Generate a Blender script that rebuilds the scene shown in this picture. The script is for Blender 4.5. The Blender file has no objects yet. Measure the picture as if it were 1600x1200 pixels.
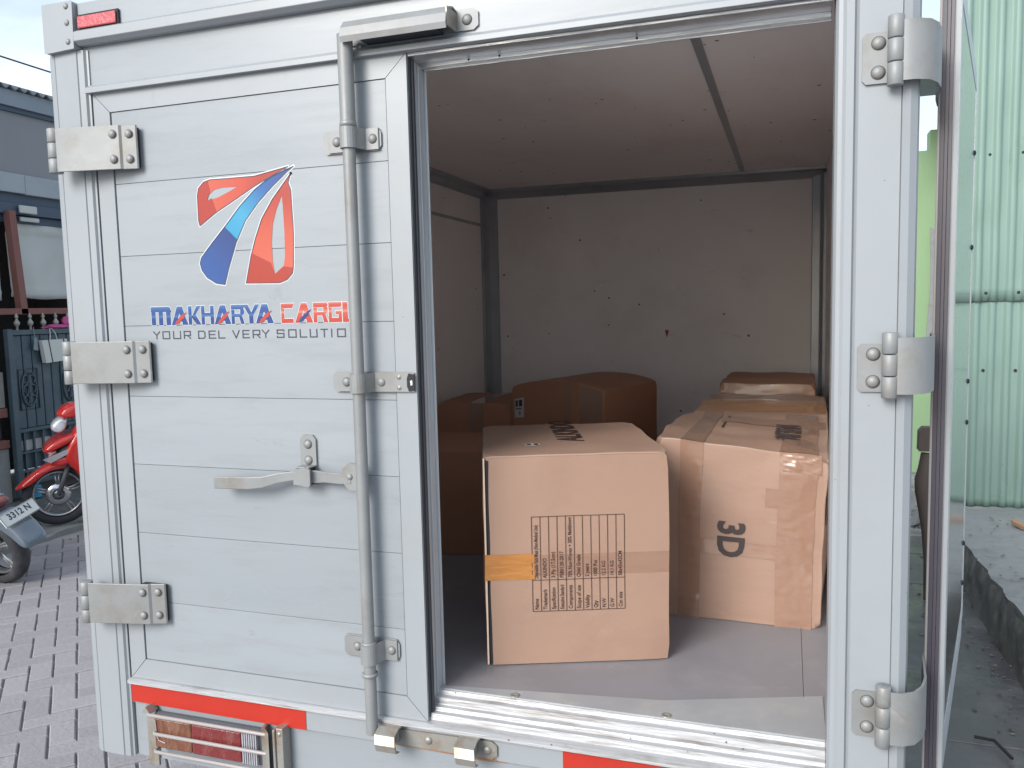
import bpy, bmesh, math, random
from mathutils import Vector, Matrix, noise
from mathutils.geometry import tessellate_polygon
random.seed(7)
sc = bpy.context.scene
col = sc.collection
R_ = math.radians

# ------------------------------------------------------------------ camera
yaw, pitch, roll = 0.32601921, 0.09186343, -0.02282991
cy, sy, cp, sp = math.cos(yaw), math.sin(yaw), math.cos(pitch), math.sin(pitch)
fw = Vector((-sy * cp, cy * cp, -sp))
rt = Vector((cy, sy, 0))
up = rt.cross(fw)
r2 = rt * math.cos(roll) + up * math.sin(roll)
u2 = -rt * math.sin(roll) + up * math.cos(roll)
cd = bpy.data.cameras.new('camera')
cam = bpy.data.objects.new('camera', cd)
col.objects.link(cam)
m3 = Matrix((r2, u2, -fw)).transposed()
cam.matrix_world = Matrix.Translation((0, -1.4, 1.5)) @ m3.to_4x4()
cd.sensor_width = 36
cd.lens = 1280.5 / 1600 * 36
cd.clip_start = 0.02
cd.clip_end = 1500
sc.camera = cam

# ------------------------------------------------------------------ sky and sun
SUN_EL, SUN_AZ = R_(29), R_(-160)          # azimuth measured from +Y towards +X
w = bpy.data.worlds.new('World'); sc.world = w; w.use_nodes = True
nt = w.node_tree; N = nt.nodes; L = nt.links
for n in list(N): N.remove(n)
out = N.new('ShaderNodeOutputWorld'); bg = N.new('ShaderNodeBackground')
sky = N.new('ShaderNodeTexSky'); sky.sky_type = 'NISHITA'; sky.sun_disc = False
sky.sun_elevation = SUN_EL; sky.sun_rotation = SUN_AZ
sky.air_density = 1.0; sky.dust_density = 1.5; sky.ozone_density = 1.2
tc = N.new('ShaderNodeTexCoord'); mp = N.new('ShaderNodeMapping'); mp.inputs['Scale'].default_value = (1.2, 1.2, 3.2)
nz = N.new('ShaderNodeTexNoise'); nz.inputs['Scale'].default_value = 1.6; nz.inputs['Detail'].default_value = 7; nz.inputs['Roughness'].default_value = .55
cr = N.new('ShaderNodeValToRGB'); cr.color_ramp.elements[0].position = .36; cr.color_ramp.elements[0].color = (.15, .15, .15, 1)
cr.color_ramp.elements[1].position = .62; cr.color_ramp.elements[1].color = (.85, .85, .85, 1)
mx = N.new('ShaderNodeMixRGB'); mx.inputs['Color2'].default_value = (6.2, 6.9, 7.5, 1)
L.new(tc.outputs['Generated'], mp.inputs['Vector']); L.new(mp.outputs[0], nz.inputs['Vector']); L.new(nz.outputs['Fac'], cr.inputs[0])
L.new(cr.outputs[0], mx.inputs['Fac']); L.new(sky.outputs[0], mx.inputs['Color1']); L.new(mx.outputs[0], bg.inputs['Color'])
bg.inputs['Strength'].default_value = 0.075
L.new(bg.outputs[0], out.inputs['Surface'])
sd = bpy.data.lights.new('sun', 'SUN'); sd.energy = 1.5; sd.angle = R_(30); sd.color = (1.0, .965, .925)
sun = bpy.data.objects.new('sun', sd); col.objects.link(sun)
sdir = Vector((math.sin(SUN_AZ) * math.cos(SUN_EL), math.cos(SUN_AZ) * math.cos(SUN_EL), math.sin(SUN_EL)))
sun.rotation_euler = sdir.to_track_quat('Z', 'Y').to_euler()
sc.view_settings.view_transform = 'Standard'
sc.view_settings.look = 'None'
sc.view_settings.gamma = 1
sc.view_settings.use_curve_mapping = False
sc.view_settings.exposure = 1.42
sc.render.engine = 'CYCLES'
sc.cycles.max_bounces = 16
sc.cycles.diffuse_bounces = 12
sc.cycles.use_denoising = True

G = -0.12      # ground level

# ------------------------------------------------------------------ materials
def mat(name, base=(.5, .5, .5), rough=.5, metal=0., var=.0, nscale=8., bump=0., bscale=60., dirt=None, dirtamt=0., dscale=3.,
        coat=0., stretch=(1, 1, 1), objrand=0., island=False, emis=None, spec=.5, speck=None, speckscale=30., speckamt=.03, rvar=0., trans=0., scuff=None, edge=None):
    m = bpy.data.materials.new(name); m.use_nodes = True
    nt = m.node_tree; N = nt.nodes; L = nt.links
    b = N['Principled BSDF']
    b.inputs['Roughness'].default_value = rough; b.inputs['Metallic'].default_value = metal
    b.inputs['Specular IOR Level'].default_value = spec
    b.inputs['Coat Weight'].default_value = coat; b.inputs['Coat Roughness'].default_value = .12
    if trans: b.inputs['Transmission Weight'].default_value = trans
    tc = N.new('ShaderNodeTexCoord'); mp = N.new('ShaderNodeMapping'); mp.inputs['Scale'].default_value = stretch
    L.new(tc.outputs['Object'], mp.inputs['Vector'])
    cur = None
    rgb = N.new('ShaderNodeRGB'); rgb.outputs[0].default_value = (*base, 1); cur = rgb.outputs[0]
    def mul(cur, fac, lo, hi):
        mr = N.new('ShaderNodeMapRange'); mr.inputs['To Min'].default_value = lo; mr.inputs['To Max'].default_value = hi
        L.new(fac, mr.inputs['Value'])
        mm = N.new('ShaderNodeVectorMath'); mm.operation = 'SCALE'
        L.new(cur, mm.inputs[0]); L.new(mr.outputs[0], mm.inputs['Scale']); return mm.outputs[0]
    if var:
        n = N.new('ShaderNodeTexNoise'); n.inputs['Scale'].default_value = nscale; n.inputs['Detail'].default_value = 6
        L.new(mp.outputs[0], n.inputs['Vector'])
        cur = mul(cur, n.outputs['Fac'], 1 - var, 1 + var)
        if rvar:
            mr = N.new('ShaderNodeMapRange'); mr.inputs['From Min'].default_value = .3; mr.inputs['From Max'].default_value = .7
            mr.inputs['To Min'].default_value = max(.02, rough - rvar); mr.inputs['To Max'].default_value = rough + rvar
            L.new(n.outputs['Fac'], mr.inputs['Value']); L.new(mr.outputs[0], b.inputs['Roughness'])
    if objrand:
        if island:
            g = N.new('ShaderNodeNewGeometry'); cur = mul(cur, g.outputs['Random Per Island'], 1 - objrand, 1 + objrand)
        else:
            g = N.new('ShaderNodeObjectInfo'); cur = mul(cur, g.outputs['Random'], 1 - objrand, 1 + objrand)
    if dirt:
        n = N.new('ShaderNodeTexNoise'); n.inputs['Scale'].default_value = dscale; n.inputs['Detail'].default_value = 9; n.inputs['Roughness'].default_value = .65
        L.new(mp.outputs[0], n.inputs['Vector'])
        r = N.new('ShaderNodeMapRange'); r.inputs['From Min'].default_value = .5; r.inputs['From Max'].default_value = .72
        r.inputs['To Max'].default_value = dirtamt
        L.new(n.outputs['Fac'], r.inputs['Value'])
        x = N.new('ShaderNodeMixRGB'); L.new(r.outputs[0], x.inputs['Fac']); L.new(cur, x.inputs['Color1']); x.inputs['Color2'].default_value = (*dirt, 1)
        cur = x.outputs[0]
    if speck:
        n = N.new('ShaderNodeTexVoronoi'); n.inputs['Scale'].default_value = speckscale
        L.new(tc.outputs['Object'], n.inputs['Vector'])
        n2 = N.new('ShaderNodeTexNoise'); n2.inputs['Scale'].default_value = speckscale * .35
        L.new(tc.outputs['Object'], n2.inputs['Vector'])
        s = N.new('ShaderNodeMath'); s.operation = 'LESS_THAN'; s.inputs[1].default_value = speckamt
        a = N.new('ShaderNodeMath'); a.operation = 'MULTIPLY'; L.new(n.outputs['Distance'], a.inputs[0]); L.new(n2.outputs['Fac'], a.inputs[1])
        L.new(a.outputs[0], s.inputs[0])
        x = N.new('ShaderNodeMixRGB'); L.new(s.outputs[0], x.inputs['Fac']); L.new(cur, x.inputs['Color1']); x.inputs['Color2'].default_value = (*speck, 1)
        cur = x.outputs[0]
    if scuff:
        mq = N.new('ShaderNodeMapping'); mq.inputs['Scale'].default_value = scuff[3]; mq.inputs['Rotation'].default_value = (.2, .3, .1)
        L.new(tc.outputs['Object'], mq.inputs['Vector'])
        n = N.new('ShaderNodeTexNoise'); n.inputs['Scale'].default_value = scuff[2]; n.inputs['Detail'].default_value = 12; n.inputs['Roughness'].default_value = .8
        n.inputs['Distortion'].default_value = .6
        L.new(mq.outputs[0], n.inputs['Vector'])
        r = N.new('ShaderNodeMapRange'); r.inputs['From Min'].default_value = .60; r.inputs['From Max'].default_value = .70; r.inputs['To Max'].default_value = scuff[1]
        L.new(n.outputs['Fac'], r.inputs['Value'])
        x = N.new('ShaderNodeMixRGB'); L.new(r.outputs[0], x.inputs['Fac']); L.new(cur, x.inputs['Color1']); x.inputs['Color2'].default_value = (*scuff[0], 1)
        cur = x.outputs[0]
    if edge:
        g = N.new('ShaderNodeNewGeometry'); r = N.new('ShaderNodeMapRange')
        r.inputs['From Min'].default_value = .515; r.inputs['From Max'].default_value = .60; r.inputs['To Max'].default_value = edge[1]
        L.new(g.outputs['Pointiness'], r.inputs['Value'])
        x = N.new('ShaderNodeMixRGB'); L.new(r.outputs[0], x.inputs['Fac']); L.new(cur, x.inputs['Color1']); x.inputs['Color2'].default_value = (*edge[0], 1)
        cur = x.outputs[0]
    L.new(cur, b.inputs['Base Color'])
    if bump:
        n = N.new('ShaderNodeTexNoise'); n.inputs['Scale'].default_value = bscale; n.inputs['Detail'].default_value = 5
        L.new(mp.outputs[0], n.inputs['Vector'])
        bp = N.new('ShaderNodeBump'); bp.inputs['Strength'].default_value = min(1, bump); bp.inputs['Distance'].default_value = .004 if bump <= 1 else .004 * bump
        L.new(n.outputs['Fac'], bp.inputs['Height']); L.new(bp.outputs[0], b.inputs['Normal'])
    if emis:
        b.inputs['Emission Color'].default_value = (*emis[0], 1); b.inputs['Emission Strength'].default_value = emis[1]
    return m

M = {}
M['panel'] = mat('painted_aluminium', (.262, .289, .314), .32, .0, var=.07, nscale=1.3, stretch=(1, 1, 7), scuff=((.17, .17, .165), .5, 5, (1, 1, 3)), dirt=(.20, .21, .215), dirtamt=.38, dscale=5, bump=.12, bscale=3, objrand=.035, speck=(.2, .2, .19), speckscale=26, speckamt=.010, spec=.5, rvar=.08)
M['frame'] = mat('painted_frame', (.272, .296, .318), .36, .0, var=.05, nscale=3, scuff=((.20, .19, .18), .4, 7, (1, 1, .6)), dirt=(.25, .245, .23), dirtamt=.28, dscale=7, bump=.1, bscale=9, speck=(.18, .17, .16), speckscale=22, speckamt=.012, rvar=.08)
M['alu'] = mat('bright_aluminium', (.66, .68, .70), .30, .75, var=.10, nscale=18, stretch=(.4, 1, 6), bump=.25, bscale=25, dirt=(.30, .27, .24), dirtamt=.3, dscale=14)
M['alu_v'] = mat('bright_aluminium_upright', (.50, .53, .56), .34, .4, var=.08, nscale=18, stretch=(6, 3, .3), bump=.2, bscale=25, dirt=(.25, .24, .23), dirtamt=.3, dscale=6)
M['sill'] = mat('worn_aluminium', (.44, .45, .465), .45, .3, var=.18, nscale=26, stretch=(.35, 1, 5), bump=.5, bscale=40, dirt=(.16, .12, .09), dirtamt=.8, dscale=18, speck=(.10, .08, .07), speckscale=34, speckamt=.022)
M['steel'] = mat('galvanised_steel', (.235, .245, .250), .50, .2, var=.10, nscale=9, bump=.15, bscale=30, dirt=(.17, .14, .10), dirtamt=.5, dscale=12, scuff=((.40, .40, .38), .5, 14, (1, 1, 1)), rvar=.1)
M['steel_dirty'] = mat('stained_steel', (.30, .295, .27), .45, .4, var=.16, nscale=20, bump=.3, bscale=50, dirt=(.22, .12, .06), dirtamt=.8, dscale=16)
M['grime'] = mat('dark_grime', (.09, .078, .065), .8, 0, var=.3, nscale=60)
M['rust'] = mat('rust_stain', (.30, .16, .08), .9, 0, var=.35, nscale=40, bump=.3, bscale=80)
M['rubber'] = mat('rubber_seal', (.045, .05, .06), .55, 0, var=.15, nscale=20, spec=.4)
M['rubber_purple'] = mat('grey_rubber_seal', (.055, .050, .068), .38, 0, var=.15, nscale=20, spec=.5)
M['dark'] = mat('dark_gap', (.02, .02, .025), .8)
M['ply'] = mat('inner_wall_board', (.86, .835, .83), .62, 0, var=.07, nscale=2.5, dirt=(.66, .58, .56), dirtamt=.4, dscale=2.2, scuff=((.42, .36, .34), .55, 9, (1, 1, 2.5)), speck=(.13, .10, .09), speckscale=12, speckamt=.026, bump=.1, bscale=30)
M['ceil'] = mat('ceiling_board', (.87, .85, .845), .6, 0, var=.07, nscale=2.5, dirt=(.66, .57, .55), dirtamt=.4, dscale=3, scuff=((.40, .30, .28), .6, 8, (1, 3, 1)), speck=(.13, .09, .08), speckscale=13, speckamt=.028, stretch=(1, .5, 1))
M['inner_alu'] = mat('inner_aluminium', (.40, .43, .47), .4, .5, var=.1, nscale=10, dirt=(.2, .2, .2), dirtamt=.3, dscale=6)
M['floor'] = mat('grey_floor_sheet', (.235, .235, .258), .5, .1, scuff=((.36, .35, .37), .7, 6, (1, 1.6, 1)), var=.2, nscale=4, dirt=(.31, .295, .315), dirtamt=.7, dscale=5, bump=.15, bscale=30, speck=(.16, .15, .16), speckscale=20, speckamt=.012, rvar=.12)
M['threshold'] = mat('threshold_plate', (.345, .365, .385), .42, .2, var=.14, nscale=6, scuff=((.55, .54, .54), .7, 7, (1, 2, 1)), dirt=(.46, .46, .45), dirtamt=.6, dscale=9, bump=.15, bscale=30)
M['redtape'] = mat('red_reflective_tape', (.40, .026, .014), .35, 0, var=.10, nscale=8, bump=.15, bscale=60, speck=(.25, .03, .02), speckscale=14, speckamt=.01)
M['whitetape'] = mat('white_tape_edge', (.60, .58, .59), .4, 0, var=.05)
M['redlens'] = mat('red_lens', (.16, .022, .022), .2, 0, var=.12, nscale=30, stretch=(3, 1, 1), coat=.6, bump=.8, bscale=90, dirt=(.25, .16, .13), dirtamt=.4, dscale=20)
M['amberlens'] = mat('amber_lens', (.15, .055, .03), .22, 0, var=.15, nscale=30, stretch=(3, 1, 1), coat=.5, bump=.8, bscale=90, dirt=(.3, .2, .14), dirtamt=.5, dscale=20)
M['clearlens'] = mat('clear_ribbed_lens', (.42, .42, .46), .2, .3, var=.2, nscale=40, coat=.4)
M['redmarker'] = mat('red_marker', (.42, .06, .075), .3, 0, var=.08, bump=.4, bscale=150, coat=.3)
M['white_rod'] = mat('white_painted_bar', (.33, .31, .31), .4, .1, var=.1, nscale=20, dirt=(.35, .28, .22), dirtamt=.4, dscale=20)
M['card'] = mat('cardboard', (.325, .212, .158), .72, 0, var=.05, nscale=3, dirt=(.285, .172, .132), dirtamt=.5, dscale=4, edge=((.44, .33, .27), .8), scuff=((.40, .29, .235), .4, 8, (1, 1, 2.5)), bump=.2, bscale=40, stretch=(1, 1, 2.4), spec=.25)
M['card_flap'] = mat('cardboard_flap', (.325, .212, .158), .72, 0, var=.06, nscale=3, dirt=(.285, .172, .132), dirtamt=.55, dscale=4, scuff=((.40, .29, .235), .3, 6, (1, 1, 1.4)), bump=.2, bscale=40, stretch=(1, 1, 1.3), spec=.25)
M['card2'] = mat('cardboard_wrapped', (.320, .210, .160), .42, 0, var=.05, nscale=4, dirt=(.29, .175, .13), dirtamt=.45, dscale=5, edge=((.46, .35, .29), .7), scuff=((.42, .31, .25), .5, 9, (1, 1, 4)), bump=.5, bscale=10, stretch=(1, 1, 2), coat=.12, spec=.35)
M['card_dark'] = mat('brown_cardboard', (.36, .18, .11), .6, 0, var=.1, nscale=3, edge=((.42, .24, .16), .6), scuff=((.40, .20, .13), .5, 8, (1, 1, 2)), dirt=(.34, .15, .085), dirtamt=.4, dscale=4, bump=.15, bscale=30, spec=.3, coat=.08)
M['card_edge'] = mat('cardboard_edge', (.60, .46, .36), .85, 0, var=.15, nscale=40)
M['tape_orange'] = mat('orange_brown_tape', (.40, .17, .045), .22, 0, var=.12, nscale=10, bump=.7, bscale=24, stretch=(1, 1, 3), coat=.4)
M['tape_clear'] = mat('brown_clear_tape', (.285, .172, .122), .13, 0, var=.04, nscale=6, bump=.35, bscale=12, stretch=(1, 1, 1.5), coat=.6)
M['print'] = mat('brown_ink', (.05, .022, .018), .8)
M['ink'] = mat('black_ink', (.045, .035, .035), .7)
M['label'] = mat('paper_label', (.5, .46, .45), .7, 0, var=.1, nscale=60)
M['logo_red'] = mat('sticker_red', (.30, .022, .012), .3, 0, coat=.2)
M['logo_red_lt'] = mat('sticker_light_red', (.38, .035, .02), .3, 0, coat=.2)
M['logo_white'] = mat('sticker_white', (.52, .55, .58), .35)
M['text_dark'] = mat('sticker_dark', (.035, .04, .065), .4)
M['paver'] = mat('paver', (.295, .285, .30), .8, 0, var=.18, nscale=6, objrand=.08, dirt=(.24, .23, .235), dirtamt=.5, dscale=5, scuff=((.40, .39, .40), .45, 10, (1, 1, 1)), bump=.8, bscale=60, spec=.3)
M['paver_far'] = mat('paver_joined', (.295, .285, .30), .8, 0, var=.18, nscale=6, objrand=.08, island=True, dirt=(.24, .23, .235), dirtamt=.5, dscale=5, scuff=((.40, .39, .40), .45, 10, (1, 1, 1)), bump=.8, bscale=60, spec=.3)
M['joint'] = mat('joint_sand', (.19, .185, .185), .95, 0, var=.3, nscale=30)
M['concrete'] = mat('rough_concrete', (.25, .26, .26), .85, 0, var=.25, nscale=5, dirt=(.12, .13, .13), dirtamt=.8, dscale=5, bump=1, bscale=20)
M['concrete_dark'] = mat('dark_concrete', (.085, .09, .088), .8, 0, var=.4, nscale=7, dirt=(.22, .23, .22), dirtamt=.6, dscale=9, bump=1, bscale=22)  # darker grey concrete with paler patches, for ledge side and apron
M['slab'] = mat('dark_damp_slab', (.105, .103, .115), .42, 0, var=.3, nscale=4, objrand=.08, dirt=(.19, .18, .185), dirtamt=.6, dscale=6, bump=.7, bscale=30, rvar=.22, speck=(.35, .35, .33), speckscale=16, speckamt=.012)
M['ground'] = mat('ground', (.42, .41, .40), .9, 0, var=.25, nscale=1.2, bump=.5, bscale=12)
M['mint'] = mat('mint_painted_sheet', (.175, .265, .232), .5, .0, scuff=((.10, .16, .14), .6, 3, (1, 1, .35)), var=.14, nscale=2, stretch=(1, 1, .4), dirt=(.14, .23, .195), dirtamt=.6, dscale=2.5, bump=.6, bscale=5, speck=(.12, .13, .11), speckscale=10, speckamt=.012)
M['green'] = mat('bright_green_wall', (.225, .35, .19), .7, 0, var=.03, nscale=3, dirt=(.30, .40, .26), dirtamt=.3, dscale=3, stretch=(1, 1, .5), bump=.3, bscale=20)
M['door_inner'] = mat('polished_inner_panel', (.50, .52, .52), .10, .9, var=.06, nscale=4, bump=.12, bscale=3, dirt=(.3, .32, .3), dirtamt=.2, dscale=8)
M['tin_roof'] = mat('weathered_tin_roof', (.17, .20, .225), .6, .3, var=.2, nscale=5, dirt=(.10, .10, .10), dirtamt=.4, dscale=6)
M['fascia'] = mat('blue_grey_fascia', (.20, .24, .285), .7, 0, var=.1, nscale=4, dirt=(.2, .24, .28), dirtamt=.5, dscale=6, bump=.2, bscale=20)
M['house_wall'] = mat('grey_plaster', (.21, .22, .24), .85, 0, var=.08, nscale=2, dirt=(.22, .23, .25), dirtamt=.5, dscale=2.5, bump=.3, bscale=30)
M['house_beam'] = mat('pale_concrete_beam', (.29, .325, .355), .85, 0, var=.1, nscale=5, dirt=(.28, .31, .34), dirtamt=.5, dscale=4, bump=.4, bscale=25)
M['darkbeam'] = mat('dark_blue_beam', (.045, .07, .11), .6, 0, var=.2, nscale=5)
M['tarp'] = mat('white_tarpaulin', (.42, .44, .435), .5, 0, var=.08, nscale=3, dirt=(.42, .42, .38), dirtamt=.5, dscale=3, bump=.3, bscale=10)
M['redwood'] = mat('faded_red_wood', (.19, .075, .065), .75, 0, var=.25, nscale=9, stretch=(1, 1, .3), dirt=(.14, .10, .09), dirtamt=.5, dscale=9)
M['gate'] = mat('slate_blue_gate', (.052, .082, .106), .45, .1, var=.2, nscale=7, dirt=(.15, .18, .19), dirtamt=.3, dscale=8, bump=.2, bscale=30)
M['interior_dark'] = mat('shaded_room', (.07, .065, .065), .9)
M['paper'] = mat('white_paper', (.52, .53, .51), .6, 0, var=.04)
M['pink'] = mat('pink_cloth', (.45, .07, .22), .8, 0, var=.25, nscale=14, bump=.6, bscale=30)
M['blue_item'] = mat('blue_print', (.02, .25, .45), .5, 0, var=.3, nscale=18)
M['teal_item'] = mat('teal_print', (.03, .38, .32), .5)
M['red_paint'] = mat('red_scooter_paint', (.50, .022, .018), .16, 0, var=.04, coat=.7)
M['grey_paint'] = mat('grey_scooter_paint', (.14, .175, .215), .22, .2, var=.06, nscale=6, coat=.5, dirt=(.2, .2, .2), dirtamt=.3, dscale=12)
M['black_plastic'] = mat('black_plastic', (.022, .023, .028), .45, 0, var=.2, nscale=12)
M['grey_plastic'] = mat('dusty_plastic', (.10, .11, .125), .6, 0, var=.2, nscale=12)
M['tyre'] = mat('tyre_rubber', (.035, .038, .045), .75, 0, var=.2, nscale=14, dirt=(.11, .10, .10), dirtamt=.5, dscale=10, bump=.4, bscale=50)
M['rim'] = mat('silver_rim', (.48, .49, .50), .3, .8, var=.1)
M['chrome'] = mat('bright_metal', (.65, .66, .68), .2, .9)
M['lens'] = mat('headlamp_lens', (.72, .75, .80), .08, .3, coat=1)
M['plate_white'] = mat('plate_white', (.52, .54, .54), .4, 0, var=.04)
M['wood'] = mat('weathered_wood', (.085, .065, .055), .8, 0, var=.35, nscale=8, stretch=(1, 1, .3), bump=.7, bscale=20)
M['scrap'] = mat('scrap_wood', (.36, .22, .13), .8, 0, var=.2, nscale=20)
M['leaf'] = mat('dry_leaf', (.12, .115, .10), .8, 0, objrand=.5, island=True)
M['chassis'] = mat('chassis_black', (.03, .03, .03), .7, 0, var=.2)
M['cable'] = mat('cable_black', (.05, .055, .06), .7)
M['shelf'] = mat('pale_board', (.25, .25, .23), .8, 0, var=.2, nscale=8, dirt=(.2, .19, .17), dirtamt=.5, dscale=6)

def ramp_mat(name, axis, lo, hi, stops, rough=.32, coat=.2):
    m = bpy.data.materials.new(name); m.use_nodes = True
    nt = m.node_tree; N = nt.nodes; L = nt.links; b = N['Principled BSDF']
    b.inputs['Roughness'].default_value = rough; b.inputs['Coat Weight'].default_value = coat
    tc = N.new('ShaderNodeTexCoord'); s = N.new('ShaderNodeSeparateXYZ'); L.new(tc.outputs['Object'], s.inputs[0])
    mr = N.new('ShaderNodeMapRange'); mr.inputs['From Min'].default_value = lo; mr.inputs['From Max'].default_value = hi
    if axis == 'D':
        a = N.new('ShaderNodeMath'); a.operation = 'ADD'; L.new(s.outputs['X'], a.inputs[0]); L.new(s.outputs['Z'], a.inputs[1]); L.new(a.outputs[0], mr.inputs['Value'])
    else:
        L.new(s.outputs[axis], mr.inputs['Value'])
    c = N.new('ShaderNodeValToRGB'); e = c.color_ramp.elements
    while len(e) < len(stops): e.new(.5)
    for i, (p, cc) in enumerate(stops): e[i].position = p; e[i].color = (*[v * .50 for v in cc], 1)
    L.new(mr.outputs[0], c.inputs[0]); L.new(c.outputs[0], b.inputs['Base Color'])
    return m
M['grad_blue'] = ramp_mat('sticker_blue_gradient', 'Z', 1.48, 1.521, [(0, (.02, .09, .38)), (.35, (.015, .07, .33)), (.50, (.07, .24, .55)), (.55, (.02, .10, .42)), (.8, (.025, .12, .42)), (1, (.10, .28, .58))])
M['grad_red'] = ramp_mat('sticker_red_gradient', 'Z', 1.48, 1.521, [(0, (.72, .05, .03)), (.48, (.80, .12, .08)), (.55, (.90, .36, .30)), (.66, (.80, .13, .09)), (.85, (.76, .07, .05)), (1, (.88, .28, .24))])
M['swoosh_blue'] = ramp_mat('sticker_blue_swoosh', 'D', .60, .875, [(0, (.03, .45, .78)), (.25, (.05, .50, .82)), (.6, (.015, .16, .55)), (.9, (.015, .06, .32)), (1, (.02, .03, .14))])
M['foot_blue'] = ramp_mat('sticker_deep_blue', 'D', .43, .60, [(0, (.02, .13, .48)), (.5, (.015, .10, .42)), (1, (.01, .06, .30))])
M['leg_red'] = ramp_mat('sticker_warm_red', 'Z', 1.60, 1.78, [(0, (.90, .16, .10)), (.3, (.85, .13, .07)), (.7, (.62, .05, .025)), (1, (.60, .045, .03))])
M['wing_red'] = ramp_mat('sticker_wing_red', 'X', -1.12, -.92, [(0, (.88, .15, .08)), (.45, (.80, .09, .05)), (.7, (.58, .04, .02)), (1, (.62, .05, .03))])

# ------------------------------------------------------------------ mesh helpers
class MB:
    def __init__(s): s.v = []; s.f = []; s.m = []; s.sm = []
    def add(s, vs, fs, mi=0, smooth=False):
        o = len(s.v); s.v += [tuple(v) for v in vs]
        for f in fs: s.f.append([o + i for i in f]); s.m.append(mi); s.sm.append(smooth)
        return s
    def box(s, x0, x1, y0, y1, z0, z1, mi=0):
        x0, x1 = min(x0, x1), max(x0, x1); y0, y1 = min(y0, y1), max(y0, y1); z0, z1 = min(z0, z1), max(z0, z1)
        return s.add([(x0, y0, z0), (x1, y0, z0), (x1, y1, z0), (x0, y1, z0), (x0, y0, z1), (x1, y0, z1), (x1, y1, z1), (x0, y1, z1)],
                     [(0, 3, 2, 1), (4, 5, 6, 7), (0, 1, 5, 4), (1, 2, 6, 5), (2, 3, 7, 6), (3, 0, 4, 7)], mi)
    def prism(s, pts, lo, hi, ax='Y', mi=0, smooth=False):      # polygon swept along an axis
        n = len(pts)
        def P(a, b, c): return {'Y': (a, c, b), 'X': (c, a, b), 'Z': (a, b, c)}[ax]
        vs = [P(a, b, lo) for a, b in pts] + [P(a, b, hi) for a, b in pts]
        tris = tessellate_polygon([[Vector((a, b, 0)) for a, b in pts]])
        fs = [tuple(t) for t in tris] + [tuple(n + i for i in reversed(t)) for t in tris]
        s.add(vs, fs, mi)
        s.add(vs, [(i, (i + 1) % n, n + (i + 1) % n, n + i) for i in range(n)], mi, smooth)
        return s
    def tube(s, path, r, n=12, mi=0, cap=True, closed=False):
        path = [Vector(p) for p in path]; k = len(path); rs = r if isinstance(r, (list, tuple)) else [r] * k
        rings = []; ref = None
        for i, p in enumerate(path):
            a = path[(i - 1) % k] if (i or closed) else p; b = path[(i + 1) % k] if (i < k - 1 or closed) else p
            t = (b - a).normalized()
            if ref is None: ref = Vector((0, 0, 1)) if abs(t.z) < .9 else Vector((1, 0, 0))
            u = t.cross(ref).normalized(); v = u.cross(t); ref = v
            rings.append([p + (u * math.cos(6.28318 * j / n) + v * math.sin(6.28318 * j / n)) * rs[i] for j in range(n)])
        vs = [q for ring in rings for q in ring]
        fs = [(i * n + j, i * n + (j + 1) % n, ((i + 1) % k) * n + (j + 1) % n, ((i + 1) % k) * n + j) for i in range(k if closed else k - 1) for j in range(n)]
        s.add(vs, fs, mi, True)
        if cap and not closed:
            s.add(rings[0], [tuple(range(n))], mi); s.add(rings[-1], [tuple(range(n - 1, -1, -1))], mi)
        return s
    def lathe(s, prof, c, axis, n=16, mi=0):                    # prof: (radius, height along axis)
        a = Vector(axis).normalized(); ref = Vector((0, 0, 1)) if abs(a.z) < .9 else Vector((1, 0, 0))
        u = a.cross(ref).normalized(); v = a.cross(u); c = Vector(c)
        vs = [c + a * h + (u * math.cos(6.28318 * j / n) + v * math.sin(6.28318 * j / n)) * r for r, h in prof for j in range(n)]
        k = len(prof)
        fs = [(i * n + j, i * n + (j + 1) % n, (i + 1) * n + (j + 1) % n, (i + 1) * n + j) for i in range(k - 1) for j in range(n)]
        return s.add(vs, fs, mi, True)
    def poly(s, pts, y, mi=0, holes=()):                        # flat sheet facing -Y in the plane y
        loops = [list(pts)] + [list(h) for h in holes]
        fl = [p for lp in loops for p in lp]
        tris = tessellate_polygon([[Vector((a, b, 0)) for a, b in lp] for lp in loops])
        out = []
        for t in tris:
            (ax, az), (bx, bz), (cx, cz) = (fl[i] for i in t)
            out.append(t if (bx - ax) * (cz - az) - (bz - az) * (cx - ax) > 0 else tuple(reversed(t)))
        return s.add([(a, y, b) for a, b in fl], out, mi)
    def build(s, name, mats, parent=None, bevel=0, seg=2, smooth=None, weld=False):
        me = bpy.data.meshes.new(name); me.from_pydata(s.v, [], s.f)
        if not isinstance(mats, (list, tuple)): mats = [mats]
        for mm in mats: me.materials.append(M[mm] if isinstance(mm, str) else mm)
        me.polygons.foreach_set('material_index', s.m)
        me.polygons.foreach_set('use_smooth', s.sm if smooth is None else [smooth] * len(s.f))
        bm = bmesh.new(); bm.from_mesh(me)
        if weld: bmesh.ops.remove_doubles(bm, verts=bm.verts, dist=1e-5)
        if not s.__dict__.get('flat'): bmesh.ops.recalc_face_normals(bm, faces=bm.faces)
        bm.to_mesh(me); bm.free(); me.update()
        o = bpy.data.objects.new(name, me); col.objects.link(o)
        if parent: o.parent = parent
        if bevel:
            b = o.modifiers.new('bevel', 'BEVEL'); b.width = bevel; b.segments = seg; b.limit_method = 'ANGLE'; b.angle_limit = R_(40)
            b.harden_normals = False
        return o
def tag(o, label=None, cat=None, group=None, kind=None):
    if label: o['label'] = label
    if cat: o['category'] = cat
    if group: o['group'] = group
    if kind: o['kind'] = kind
    return o
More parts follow.
